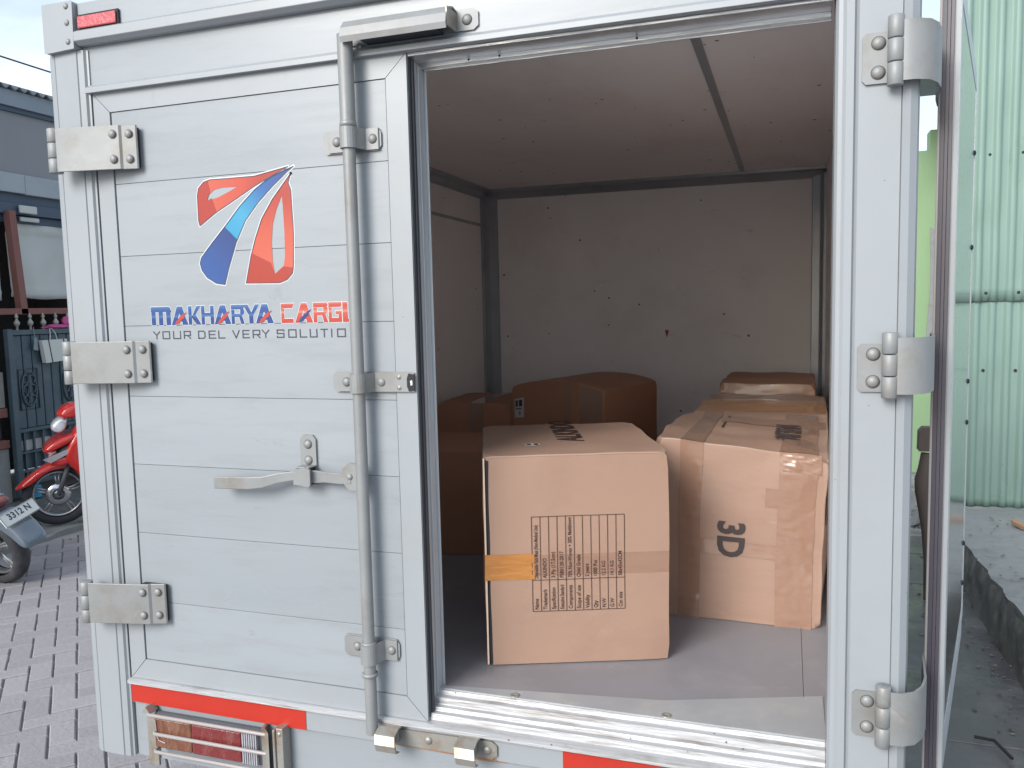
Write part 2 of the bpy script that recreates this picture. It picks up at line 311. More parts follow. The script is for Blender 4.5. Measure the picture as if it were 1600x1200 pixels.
def empty(name, loc=(0, 0, 0), rz=0):
    o = bpy.data.objects.new(name, None); col.objects.link(o); o.location = loc; o.rotation_euler = (0, 0, rz); o.empty_display_size = .1
    return o
def dup(o, parent=None, loc=None):
    c = o.copy(); col.objects.link(c)
    if parent: c.parent = parent
    if loc is not None: c.location = loc
    return c
def dome(mb, x, y, z, r, d=(0, -1, 0), h=None, mi=0, n=14):
    h = h or r * .55
    prof = [(r, 0), (r * .97, h * .3), (r * .82, h * .65), (r * .5, h * .92), (.0001, h)]
    mb.lathe(prof, (x, y, z), d, n, mi)
RIV = {}
def rivet(parent, x, y, z, r=.0085, d=(0, -1, 0), mt='steel', name='rivet'):
    key = (round(r, 4), tuple(d), mt)
    if key not in RIV:
        b = MB(); b.lathe([(r * 1.02, -.001), (r * 1.02, .0012), (r * .94, r * .28), (r * .72, r * .50), (r * .4, r * .62), (.0001, r * .66)], (0, 0, 0), d, 14)
        if mt == 'steel':
            b.lathe([(r * 1.17, .0002), (r * 1.15, .00035), (r * 1.0, .0005)], (0, 0, 0), d, 14, 1)
        o = b.build(name, [mt, 'grime'], parent); RIV[key] = o.data; o.location = (x, y, z)
    else:
        o = bpy.data.objects.new(name, RIV[key]); col.objects.link(o); o.parent = parent; o.location = (x, y, z)
    return o

# ------------------------------------------------------------------ ground
mb = MB(); S = 400
mb.add([(-S, -S, G - .05), (S, -S, G - .05), (S, S, G - .05), (-S, S, G - .05)], [(0, 1, 2, 3)])
g = mb.build('ground', 'ground'); tag(g, 'bare grey ground around the lane', kind='structure')

def inframe(p, mx=60):
    v = Vector(p) - Vector((0, -1.4, 1.5)); d = v.dot(fw)
    if d < .3: return None
    x = 800 + 1280.5 * v.dot(r2) / d; y = 600 - 1280.5 * v.dot(u2) / d
    return (x, y, d)

# brick paving in 45 degree herringbone; bed + bricks
pav = MB().box(-5.24, .14, -4, 7, G - .045, G - .010).build('brick_pavement', 'joint')
tag(pav, 'lane paved with mauve grey bricks in herringbone', kind='structure')
wq = .098
c45 = math.cos(R_(46.3)); s45 = math.sin(R_(46.3))
ex = Vector((c45, s45, 0)); ey = Vector((-s45, c45, 0)); org = Vector((-2.6, 1.2, 0))
def brick_mesh(L_, W_, seed):
    rnd = random.Random(seed); b = MB(); g_ = .0035; ch = .0045
    def ring(i, z, jit): return [(g_ + i + rnd.uniform(-jit, jit), g_ + i + rnd.uniform(-jit, jit), z), (L_ - g_ - i, g_ + i + rnd.uniform(-jit, jit), z), (L_ - g_ - i + rnd.uniform(-jit, jit), W_ - g_ - i, z), (g_ + i, W_ - g_ - i + rnd.uniform(-jit, jit), z)]
    a = ring(0, -.03, 0); c = ring(0, -ch, .001); d = ring(ch, rnd.uniform(-.0008, .0008), .001)
    vs = a + c + d
    fs = [(i, (i + 1) % 4, 4 + (i + 1) % 4, 4 + i) for i in range(4)] + [(4 + i, 4 + (i + 1) % 4, 8 + (i + 1) % 4, 8 + i) for i in range(4)] + [(8, 9, 10, 11)]
    b.add(vs, fs); return b
bm_data = []
for k in range(4):
    o = brick_mesh(2 * wq, wq, k).build('brick', 'paver'); bm_data.append(o.data); bpy.data.objects.remove(o)
bricks = []
for k in range(-84, 85):
    for m in range(-48, 49):
        for hv in (0, 1):
            if hv == 0: o_ = (k - 2 * m, k + 2 * m); rot = 0
            else: o_ = (k - 2 * m + 1, k + 2 * m + 1); rot = 90
            p = org + ex * (o_[0] * wq) + ey * (o_[1] * wq)
            cen = p + (ex * wq + ey * wq * .5 if rot == 0 else ey * wq - ex * wq * .5)
            if -5.13 < cen.x < .03 and -3.2 < cen.y < 6.5: bricks.append((p, rot, cen))
vis = []
for i, (p, rot, cen) in enumerate(bricks):
    q = inframe((cen.x, cen.y, G))
    if q and -25 < q[0] < 430 and q[1] < 1225 and q[1] > 500:
        lim = 165 + (q[1] - 800) * .11 if q[1] < 1165 else 420
        if q[0] < lim: vis.append((q[2], i))
vis.sort(); near = set(i for _, i in vis[:298])
mbj = MB(); rnd = random.Random(3); srcs = [brick_mesh(2 * wq, wq, k) for k in range(4)]
for i, (p, rot, cen) in enumerate(bricks):
    ang = R_(46.3 + rot) + rnd.uniform(-.012, .012); dz = rnd.uniform(-.003, .0025)
    if i in near:
        o = bpy.data.objects.new('brick', bm_data[i % 4]); col.objects.link(o); o.parent = pav
        o.location = (p.x, p.y, G + dz); o.rotation_euler = (rnd.uniform(-.008, .008), rnd.uniform(-.008, .008), ang)
    else:
        mtx = Matrix.Translation((p.x, p.y, G + dz)) @ Matrix.Rotation(ang, 4, 'Z')
        src = srcs[i % 4]; mbj.add([mtx @ Vector(v) for v in src.v], src.f)
o = mbj.build('outer_bricks', 'paver_far', pav); o['kind'] = 'stuff'

# left kerb and apron in front of the house
def rough_strip(mb, x0, x1, y0, y1, z, nx, ny, amp, seed, zb):
    vs = []; fs = []
    for i in range(nx + 1):
        for j in range(ny + 1):
            x = x0 + (x1 - x0) * i / nx; y = y0 + (y1 - y0) * j / ny
            h = noise.noise(Vector((x * 5 + seed, y * 5, seed))) * amp + noise.noise(Vector((x * 17, y * 17, seed))) * amp * .5
            e = noise.noise(Vector((y * 6, seed, i))) * .02 if i in (0, nx) else 0
            vs.append((x + e, y, z + h))
    for i in range(nx):
        for j in range(ny): a = i * (ny + 1) + j; fs.append((a, a + ny + 1, a + ny + 2, a + 1))
    mb.add(vs, fs, 0, True)
    for i in (0, nx):
        ed = [vs[i * (ny + 1) + j] for j in range(ny + 1)]
        mb.add(ed + [(a, b, zb) for a, b, c in ed], [(j, j + 1, ny + 2 + j, ny + 1 + j) for j in range(ny)])
    return mb
o = rough_strip(MB(), -5.42, -5.14, -4, 7, G + .035, 5, 130, .02, 3.1, G - .05).build('concrete_kerb', 'concrete'); tag(o, 'cracked pale concrete edging beside the brick lane', kind='structure')
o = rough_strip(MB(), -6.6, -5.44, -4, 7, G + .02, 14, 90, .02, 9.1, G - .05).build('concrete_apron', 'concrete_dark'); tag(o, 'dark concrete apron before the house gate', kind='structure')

# right side: damp slabs, raised concrete ledge
bed = MB().box(.145, 1.02, -4, 4.72, G - .045, G - .02).build('slab_pavement', 'joint'); tag(bed, 'damp dark slab pavement beside the truck', kind='structure')
sl = []
for i, y0 in enumerate([-3.6 + .605 * k for k in range(14)]):
    for j, (xa, xb) in enumerate([(.15, .99)]):
        b = MB(); z = G + random.uniform(-.004, .003); y1 = min(y0 + .6015, 4.70)
        if y1 <= y0: continue
        b.box(xa, xb, y0, y1, G - .03, z); s_ = b.build('slab', 'slab', bed, bevel=.005)
ld = MB(); rough_strip(ld, .985, 2.6, -4, 4.68, .096, 16, 110, .018, 5.5, G - .05)
o = ld.build('concrete_ledge', 'concrete'); tag(o, 'raised rough concrete ledge below the mint fence', kind='structure')
ldf = MB()
vs = []; ny = 420
for j in range(ny + 1):
    y = -4 + 8.68 * j / ny
    for k in range(6):
        z = G - .03 + (.1 - (G - .03)) * k / 5
        vs.append((.966 - .035 * (1 - k / 5) + noise.noise(Vector((y * 7, z * 12, 2))) * .022 + noise.noise(Vector((y * 26, z * 30, 5))) * .012, y, z))
fs = [(j * 6 + k, (j + 1) * 6 + k, (j + 1) * 6 + k + 1, j * 6 + k + 1) for j in range(ny) for k in range(5)]
ldf.add(vs, fs, 0, True)
ldf.add([(1.03, y_, z_) for y_ in (-4, 4.68) for z_ in (G - .03, .096)] + [], [])
o = ldf.build('ledge_face', 'concrete_dark'); tag(o, 'dark side face of the concrete ledge', kind='structure')

# grit and leaves
gr = MB(); rnd = random.Random(11)
for k in range(520):
    if k < 260: x = rnd.uniform(.8, .96) if rnd.random() < .6 else rnd.uniform(.2, .96); y = rnd.uniform(.8, 4.6); z = G + .002
    elif k < 400: x = rnd.uniform(1.0, 1.5); y = rnd.uniform(1.5, 4.6); z = .105
    else: x = rnd.uniform(-5.4, -4.9); y = rnd.uniform(1.0, 5.0); z = G + .03
    s_ = rnd.uniform(.004, .014); a = rnd.uniform(0, 6.28)
    pts = [(x + math.cos(a + q * 1.57 + rnd.uniform(-.4, .4)) * s_, y + math.sin(a + q * 1.57) * s_ * rnd.uniform(.5, 1), z + rnd.uniform(-.002, .004)) for q in range(4)]
    gr.add(pts + [(x, y, z + s_ * .5)], [(0, 1, 4), (1, 2, 4), (2, 3, 4), (3, 0, 4)])
o = gr.build('gravel', 'leaf'); tag(o, 'scattered grit and leaf scraps on slabs and ledge', 'grit', kind='stuff')
o = MB().tube([(.66, 1.86, G + .015), (.72, 1.84, G + .02), (.755, 1.74, G + .012)], .006, 8).build('twig', 'dark'); tag(o, 'bent black twig lying on the dark slabs', 'twig')
o = MB().box(-.02, .02, -.11, .11, -.012, .012).build('wood_scrap', 'scrap', bevel=.003); o.location = (1.36, 4.15, .118); o.rotation_euler = (.1, 0, .35); tag(o, 'broken piece of light wood lying on the ledge', 'wood scrap')

# ------------------------------------------------------------------ right background
def corrugated(mb, x0, x1, z0, z1, yb, pitch=.094, amp=.024, seed=0):
    n = int((x1 - x0) / pitch * 10); nz_ = 26; vs = []; fs = []
    for i in range(n + 1):
        x = x0 + (x1 - x0) * i / n; ph = (x / pitch) % 1
        prof = 0 if ph < .22 else (ph - .22) / .18 if ph < .40 else 1 if ph < .62 else 1 - (ph - .62) / .18 if ph < .80 else 0
        prof = prof * prof * (3 - 2 * prof)
        for j in range(nz_ + 1):
            z = z0 + (z1 - z0) * j / nz_
            d = max(0, noise.noise(Vector((x * 3.5 + seed, z * 2.6, seed))) - .25) * .03 + noise.noise(Vector((x * 11, z * 6, seed + 4))) * .0035
            zz = z + (noise.noise(Vector((x * 4, seed, 0))) * .008 if j in (0,) else 0)
            vs.append((x, yb - amp * prof + d, zz))
    for i in range(n):
        for j in range(nz_): a = i * (nz_ + 1) + j; fs.append((a, a + nz_ + 1, a + nz_ + 2, a + 1))
    mb.add(vs, fs, 0, True)
    o = len(mb.v) - len(vs)
    return mb
fence = empty('corrugated_fence', (1.6, 4.72, .1)); tag(fence, 'mint green corrugated metal fence behind the concrete ledge', 'fence')
def fpart(name, mbx, mt, **k):
    o = mbx.build(name, mt, fence, **k); o.matrix_parent_inverse = Matrix.Translation((-1.6, -4.72, -.1)); return o
for k, (a, b_, z0, z1, yo) in enumerate([(1.02, 1.86, .10, 1.53, 4.745), (1.84, 2.66, .10, 1.53, 4.742), (.98, 1.51, 1.475, 3.7, 4.722), (1.50, 2.25, 1.475, 3.7, 4.716), (2.24, 2.8, 1.475, 3.7, 4.720)]):
    o = fpart('corrugated_sheet', corrugated(MB(), a, b_, z0, z1, yo, seed=k * 3.3), 'mint')
    sm_ = o.modifiers.new('thickness', 'SOLIDIFY'); sm_.thickness = .002
fpart('fence_rail', MB().box(1.0, 2.8, 4.77, 4.81, 1.0, 1.05), 'redwood')
fpart('fence_rail', MB().box(1.0, 2.8, 4.77, 4.81, 2.4, 2.45), 'redwood')
for xx in (1.05, 1.95, 2.75): fpart('fence_post', MB().box(xx, xx + .06, 4.81, 4.87, .1, 3.7), 'redwood')
for k in range(9):
    for z in (1.53, 2.42, 1.02):
        b = MB(); dome(b, 1.04 + k * .094 * 2, 4.722 if z > 1.4 else 4.738, z, .010); fpart('screw', b, 'dark')
wallg = empty('green_wall', (1.0, 7.0, G)); tag(wallg, 'bright green rendered wall seen past the open door hinge', 'wall')
b = MB(); b.prism([(.2, G), (4.5, G), (4.5, 3.02), (1.205, 3.02), (1.205, 2.84), (.2, 2.84)], 7.0, 7.2, 'Y')
o = b.build('wall', 'green', wallg); o.matrix_parent_inverse = Matrix.Translation((-1.0, -7.0, -G))
pp = MB().prism([(1.19, .9), (1.32, .9), (1.30, 1.5), (1.31, 2.1), (1.22, 2.15), (1.23, 1.6)], 6.985, 6.998, 'Y'); o = pp.build('bare_render_patch', 'concrete', wallg); o.matrix_parent_inverse = Matrix.Translation((-1.0, -7.0, -G))
aw = MB().box(.9, 2.4, 5.6, 6.9, 3.30, 3.36).box(.9, 2.4, 5.58, 5.62, 3.22, 3.36)
o = aw.build('awning', 'tin_roof', wallg); o.matrix_parent_inverse = Matrix.Translation((-1.0, -7.0, -G))
# rubble by the wall
rb = MB(); rnd = random.Random(21)
for k in range(90):
    x = rnd.uniform(.3, 1.3); y = rnd.uniform(4.9, 6.7); s_ = rnd.uniform(.03, .1)
    vs = [Vector((x, y, G + s_ * .3)) + Vector((rnd.uniform(-1, 1), rnd.uniform(-1, 1), rnd.uniform(-.6, .8))).normalized() * s_ for q in range(8)]
    bmx = bmesh.new(); [bmx.verts.new(v) for v in vs]; bmesh.ops.convex_hull(bmx, input=bmx.verts)
    bmx.verts.ensure_lookup_table(); idx = {v: i for i, v in enumerate(bmx.verts)}
    rb.add([v.co for v in bmx.verts], [tuple(idx[v] for v in f.verts) for f in bmx.faces]); bmx.free()
o = rb.build('rubble', 'concrete'); tag(o, 'loose rubble heaped at the foot of the green wall', 'rubble', kind='stuff')
# crooked dark post
pb = MB()
pts = [(.722, -.13, .016), (.722, .1, .020), (.712, .26, .024), (.695, .40, .030), (.688, .47, .036), (.686, .535, .037), (.695, .60, .030), (.704, .68, .026)]
pb.tube([(x, 3.4, z) for x, z, r in pts], [r for x, z, r in pts], 10)
post = pb.build('leaning_post', 'wood'); tag(post, 'dark crooked wooden post standing between truck and green wall', 'post')
cp_ = MB().prism([(.662, .695), (.735, .695), (.738, .80), (.722, .822), (.683, .822), (.664, .80)], 3.36, 3.44, 'Y').build('post_cap', 'wood', post, bevel=.006)

# ------------------------------------------------------------------ left background: house
FX = -6.48
house = empty('house', (FX, 4.5, G)); tag(house, 'grey rendered house front with a corrugated tin roof', 'house')
PI_ = Matrix.Translation((-FX, -4.5, -G))
def hp(name, mbx, mt, **k):
    o = mbx.build(name, mt, house, **k); o.matrix_parent_inverse = PI_; return o
hp('upper_wall', MB().box(FX - .25, FX - .02, -2, 9, 2.785, 3.50), 'house_wall')
hp('beam', MB().box(FX - .25, FX + .02, -2, 4.28, 2.615, 2.783).box(FX - .25, FX + .016, 4.284, 9, 2.61, 2.783), 'house_beam', bevel=.006)
hp('dark_beam', MB().box(FX - .25, FX - .03, -2, 9, 2.53, 2.613).box(FX - .2, FX - .0, -2, 9, 2.43, 2.527).box(FX - .25, FX - .05, -2, 9, 2.36, 2.427), 'darkbeam', bevel=.004)
hp('fascia', MB().box(FX + .01, FX + .035, -2, 9, 3.36, 3.50), 'fascia', bevel=.003)
hp('eave_soffit', MB().box(FX - .02, FX + .008, -2, 9, 3.32, 3.40), 'darkbeam')
rf = MB(); n = 900; vs = []; fs = []
for i in range(n + 1):
    y = -2 + 11 * i / n; h = .018 * math.sin(y / .092 * 6.28318)
    for (dx, dz) in ((.07, 3.515), (-.6, 3.72), (-1.6, 4.02)):
        vs.append((FX + dx, y, dz + h))
for i in range(n): fs += [(3 * i, 3 * i + 3, 3 * i + 4, 3 * i + 1), (3 * i + 1, 3 * i + 4, 3 * i + 5, 3 * i + 2)]
rf.add(vs, fs, 0, True); o = hp('roof', rf, 'tin_roof'); q = o.modifiers.new('t', 'SOLIDIFY'); q.thickness = .006
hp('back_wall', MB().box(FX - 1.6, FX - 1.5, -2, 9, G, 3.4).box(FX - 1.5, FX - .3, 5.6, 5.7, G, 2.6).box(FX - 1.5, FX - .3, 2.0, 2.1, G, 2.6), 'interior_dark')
for yy, rx in ((4.105, .0), (2.9, 0), (4.86, 0)):
    hp('post', MB().prism([(yy + .02, 1.55), (yy + .085, 1.55), (yy + .03, 2.45), (yy - .035, 2.45)], FX - .02, FX + .05, 'X'), 'redwood', bevel=.004)
hp('rail', MB().box(FX - .01, FX + .05, -1, 7, 1.545, 1.60), 'redwood', bevel=.004)
hp('side_wall', MB().box(FX - .2, FX + .0, -2, 3.2, G, 1.5), 'house_wall')
hp('far_wall', MB().box(FX - .2, FX + .0, 5.22, 9, G, 2.36), 'house_wall')
# tarpaulins
def tarp(y0, y1, z0, z1, seed):
    nx, nz_ = 26, 24; vs = []; fs = []
    for i in range(nx + 1):
        for j in range(nz_ + 1):
            y = y0 + (y1 - y0) * i / nx; z = z0 + (z1 - z0) * j / nz_
            d = noise.noise(Vector((y * 4, z * 3, seed))) * .035 + noise.noise(Vector((y * 11, z * 5, seed))) * .012
            d += .018 * math.exp(-((z - (z1 - .11)) / .02) ** 2) + .015 * math.exp(-((z - (z0 + .07)) / .012) ** 2)
            vs.append((FX - .07 + d, y, z + (noise.noise(Vector((y * 3, seed, 0))) * .03 if j == 0 else 0)))
    for i in range(nx):
        for j in range(nz_): a = i * (nz_ + 1) + j; fs.append((a, a + nz_ + 1, a + nz_ + 2, a + 1))
    o = MB().add(vs, fs, 0, True).build('tarpaulin', 'tarp'); s_ = o.modifiers.new('t', 'SOLIDIFY'); s_.thickness = .003; return o
o = tarp(4.13, 4.80, 1.70, 2.42, 1.3); tag(o, 'off-white tarpaulin hanging between red post and truck', 'tarpaulin', 'tarpaulins across the house front')
o = tarp(3.3, 4.03, 1.68, 2.40, 6.3); tag(o, 'off-white tarpaulin left of the faded red post', 'tarpaulin', 'tarpaulins across the house front')
o = MB().box(-.012, .012, -.09, .09, -.035, .035).build('folded_cloth', 'tarp', bevel=.01); o.location = (FX + .03, 4.28, 2.475); o.rotation_euler = (0, 0, 0)
tag(o, 'grey folded cloth tucked on the dark beam', 'cloth')
o = MB().box(-.012, .012, -.10, .10, -.02, .02).build('folded_cloth', 'tarp', bevel=.008); o.location = (FX - .02, 4.33, 2.395)
tag(o, 'small pale cloth hung just above the tarpaulin', 'cloth')
# gate
gate = empty('metal_gate', (FX + .06, 3.97, G)); tag(gate, 'slate blue sheet metal gate with scroll ornaments', 'gate')
GI = Matrix.Translation((-(FX + .06), -3.97, -G))
def gp(name, mbx, mt='gate', **k):
    o = mbx.build(name, mt, gate, **k); o.matrix_parent_inverse = GI; return o
gx = FX + .06
for yy in (3.93, 5.13): gp('stile', MB().box(gx - .02, gx + .03, yy, yy + .055, G + .06, 1.42), bevel=.004)
gp('rail', MB().box(gx - .015, gx + .025, 3.985, 5.13, 1.365, 1.41), bevel=.004)
gp('rail', MB().box(gx - .015, gx + .025, 3.985, 5.13, .505, .535), bevel=.004)
gp('rail', MB().box(gx - .015, gx + .025, 3.985, 5.13, .03, .07), bevel=.004)
yy = 3.99
while yy < 5.1:
    gp('gate_panel', MB().box(gx - .012, gx + .004, yy, yy + .088, .537, 1.363), bevel=.006)
    gp('bar', MB().box(gx - .008, gx + .012, yy + .04, yy + .056, .07, .505))
    yy += .096
# lower infill sheets (light, behind bars) and band
gp('lower_sheet', MB().box(gx - .03, gx - .018, 3.99, 5.12, .43, .50).box(gx - .03, gx - .018, 3.99, 5.12, .17, .335))
gp('pale_sheet', MB().box(gx - .032, gx - .022, 3.99, 5.12, .336, .429), 'label')
gp('cross_band', MB().box(gx - .006, gx + .018, 3.985, 5.13, .315, .33).box(gx - .006, gx + .018, 3.985, 5.13, .15, .168))
def scroll(yc, zc):
    b = MB()
    def ell(ry, rz, a0, a1, n=22, x=gx + .016, c=(0, 0), r=.0075):
        b.tube([(x, yc + c[0] + ry * math.cos(a0 + (a1 - a0) * i / n), zc + c[1] + rz * math.sin(a0 + (a1 - a0) * i / n)) for i in range(n + 1)], r, 6)
    ell(.075, .155, 0, 6.283)
    b.tube([(gx + .012, yc - .095, zc - .18), (gx + .012, yc + .095, zc - .18), (gx + .012, yc + .095, zc + .18), (gx + .012, yc - .095, zc + .18)], .006, 6, closed=True)
    b.tube([(gx + .02, yc, zc - .15), (gx + .022, yc, zc + .15)], .007, 6)
    for sgn in (-1, 1):
        for q in (-.095, 0, .085):
            ell(.027, .036, -1.2, 4.2, 14, c=(sgn * .033, q), r=.0065)
        for q in (-.05, .045): dome(b, gx + .012, yc + sgn * .02, zc + q, .014, (1, 0, 0))
    return b
gp('scroll_ornament', scroll(4.12, .885)); gp('scroll_ornament', scroll(4.56, .885)); gp('scroll_ornament', scroll(4.98, .885))
for k in range(8):
    y = 4.05 + k * .135
    gp('finial', MB().lathe([(.010, 0), (.010, .03), (.022, .045), (.026, .065), (.014, .085), (.008, .10), (.018, .115), (.001, .15)], (gx + .005, y, 1.41), (0, 0, 1), 10), 'steel_dirty')
# things on the gate
bag = empty('paper_bag', (gx + .05, 4.38, 1.10)); tag(bag, 'white paper bag with dark stripes hanging on the gate', 'bag')
BI = Matrix.Translation((-(gx + .05), -4.38, -1.10))
def bp_(name, mbx, mt, **k):
    o = mbx.build(name, mt, bag, **k); o.matrix_parent_inverse = BI; return o
bp_('bag_body', MB().prism([(4.26, 1.105), (4.53, 1.12), (4.50, 1.315), (4.23, 1.31)], gx + .03, gx + .075, 'X'), 'paper', bevel=.004)
bp_('stripe', MB().prism([(4.325, 1.105), (4.335, 1.105), (4.305, 1.313), (4.295, 1.313)], gx + .0752, gx + .0765, 'X').prism([(4.485, 1.117), (4.497, 1.117), (4.467, 1.315), (4.455, 1.315)], gx + .0752, gx + .0765, 'X'), 'dark')
bp_('handle', MB().tube([(gx + .06, 4.33, 1.31), (gx + .05, 4.345, 1.37), (gx + .03, 4.36, 1.412), (gx + .03, 4.385, 1.412), (gx + .05, 4.40, 1.37), (gx + .06, 4.41, 1.31)], .0035, 6), 'paper')
o = MB().tube([(gx + .03, 4.19, 1.43), (gx + .04, 4.19, 1.36), (gx + .045, 4.195, 1.33)], .003, 6).prism([(4.17, 1.23), (4.215, 1.22), (4.21, 1.33), (4.185, 1.345)], gx + .035, gx + .045, 'X').build('hanging_tag', 'fascia'); tag(o, 'small pale blue tag hanging from the gate top', 'tag')
def lump(name, c, s, mt, seed, n=12):
    vs = []; fs = []
    for i in range(n + 1):
        for j in range(n * 2):
            th = math.pi * i / n; ph = math.pi * j / n
            d = Vector((math.sin(th) * math.cos(ph), math.sin(th) * math.sin(ph), math.cos(th)))
            k = 1 + noise.noise(d * 2.2 + Vector((seed, 0, 0))) * .45
            vs.append((c[0] + d.x * s[0] * k, c[1] + d.y * s[1] * k, c[2] + d.z * s[2] * k))
    for i in range(n):
        for j in range(2 * n): fs.append((i * 2 * n + j, i * 2 * n + (j + 1) % (2 * n), (i + 1) * 2 * n + (j + 1) % (2 * n), (i + 1) * 2 * n + j))
    return MB().add(vs, fs, 0, True).build(name, mt)
o = lump('pink_cloth', (gx, 4.62, 1.475), (.03, .085, .05), 'pink', 2.2); tag(o, 'bright pink cloth bundled above the gate', 'cloth')
o = lump('pink_garment', (gx + .01, 4.46, 1.43), (.03, .16, .018), 'pink', 5.2); tag(o, 'long flat pink garment laid along the gate top', 'garment')
# stall at the far left edge of the picture
st = empty('shelf_stack', (FX, 3.6, G)); tag(st, 'stack of pale boards and red brown planks beside the gate', 'shelf')
SI = Matrix.Translation((-FX, -3.6, -G))
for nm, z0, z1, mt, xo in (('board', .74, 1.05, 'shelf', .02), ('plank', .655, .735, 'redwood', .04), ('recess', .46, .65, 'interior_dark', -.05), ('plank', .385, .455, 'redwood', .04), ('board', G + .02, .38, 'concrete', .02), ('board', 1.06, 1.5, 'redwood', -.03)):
    o = MB().box(FX - .1, FX + xo, 3.2, 3.915, z0, z1).build(nm, mt, st, bevel=.004); o.matrix_parent_inverse = SI
o = MB().prism([(3.78, .86), (3.80, .86), (3.80, .89), (3.84, .89), (3.84, .86), (3.86, .86), (3.86, .93), (3.83, .93), (3.83, .91), (3.81, .91), (3.81, .93), (3.78, .93)], FX + .0205, FX + .023, 'X').build('lettering', 'teal_item', st); o.matrix_parent_inverse = SI
o = MB().tube([(-6.55, 4.0, .16), (-6.55, 4.0, .26)], .055, 16).build('blue_can', 'blue_item'); o.location = (.17, .07, -.24); tag(o, 'blue round can behind the lower bars of the gate', 'can')
# overhead cable
cb = MB(); cb.tube([(-6.9, -6 + 26 * t, 3.93 + .0019 * (26 * t - 13) ** 2 - .02) for t in [i / 24 for i in range(25)]], .008, 6)
o = cb.build('overhead_cable', 'cable'); tag(o, 'thin dark cable crossing the sky above the house roof', 'cable')

# ------------------------------------------------------------------ text helpers
def text_mesh(txt, size=1.0, bold=0., align='LEFT', space=1.0):
    cu = bpy.data.curves.new('t', 'FONT'); cu.body = txt; cu.size = size; cu.offset = bold; cu.align_x = align; cu.resolution_u = 3; cu.space_character = space
    ob = bpy.data.objects.new('t', cu); col.objects.link(ob)
    dg = bpy.context.evaluated_depsgraph_get(); me = bpy.data.meshes.new_from_object(ob.evaluated_get(dg))
    vs = [tuple(v.co) for v in me.vertices]; fs = [tuple(p.vertices) for p in me.polygons]
    bpy.data.objects.remove(ob); bpy.data.curves.remove(cu); bpy.data.meshes.remove(me)
    return vs, fs

# ------------------------------------------------------------------ scooters
def loft(prof, hw, shrink=.82, layers=None):
    """side profile polygon (x,z) given a rounded width hw; sides drawn in"""
    cx = sum(p[0] for p in prof) / len(prof); cz = sum(p[1] for p in prof) / len(prof)
    layers = layers or [(-1, shrink * .9), (-.8, shrink * 1.06), (-.4, 1), (.4, 1), (.8, shrink * 1.06), (1, shrink * .9)]
    b = MB(); n = len(prof); vs = []
    for t, s in layers: vs += [(cx + (x - cx) * s, t * hw, cz + (z - cz) * s) for x, z in prof]
    fs = [(k * n + i, k * n + (i + 1) % n, (k + 1) * n + (i + 1) % n, (k + 1) * n + i) for k in range(len(layers) - 1) for i in range(n)]
    b.add(vs, fs, 0, True)
    tr = tessellate_polygon([[Vector((x, z, 0)) for x, z in prof]])
    o = (len(layers) - 1) * n; b.soft = 1
    b.add(vs[:n], [tuple(t) for t in tr]); b.add(vs[o:], [tuple(reversed(t)) for t in tr])
    return b
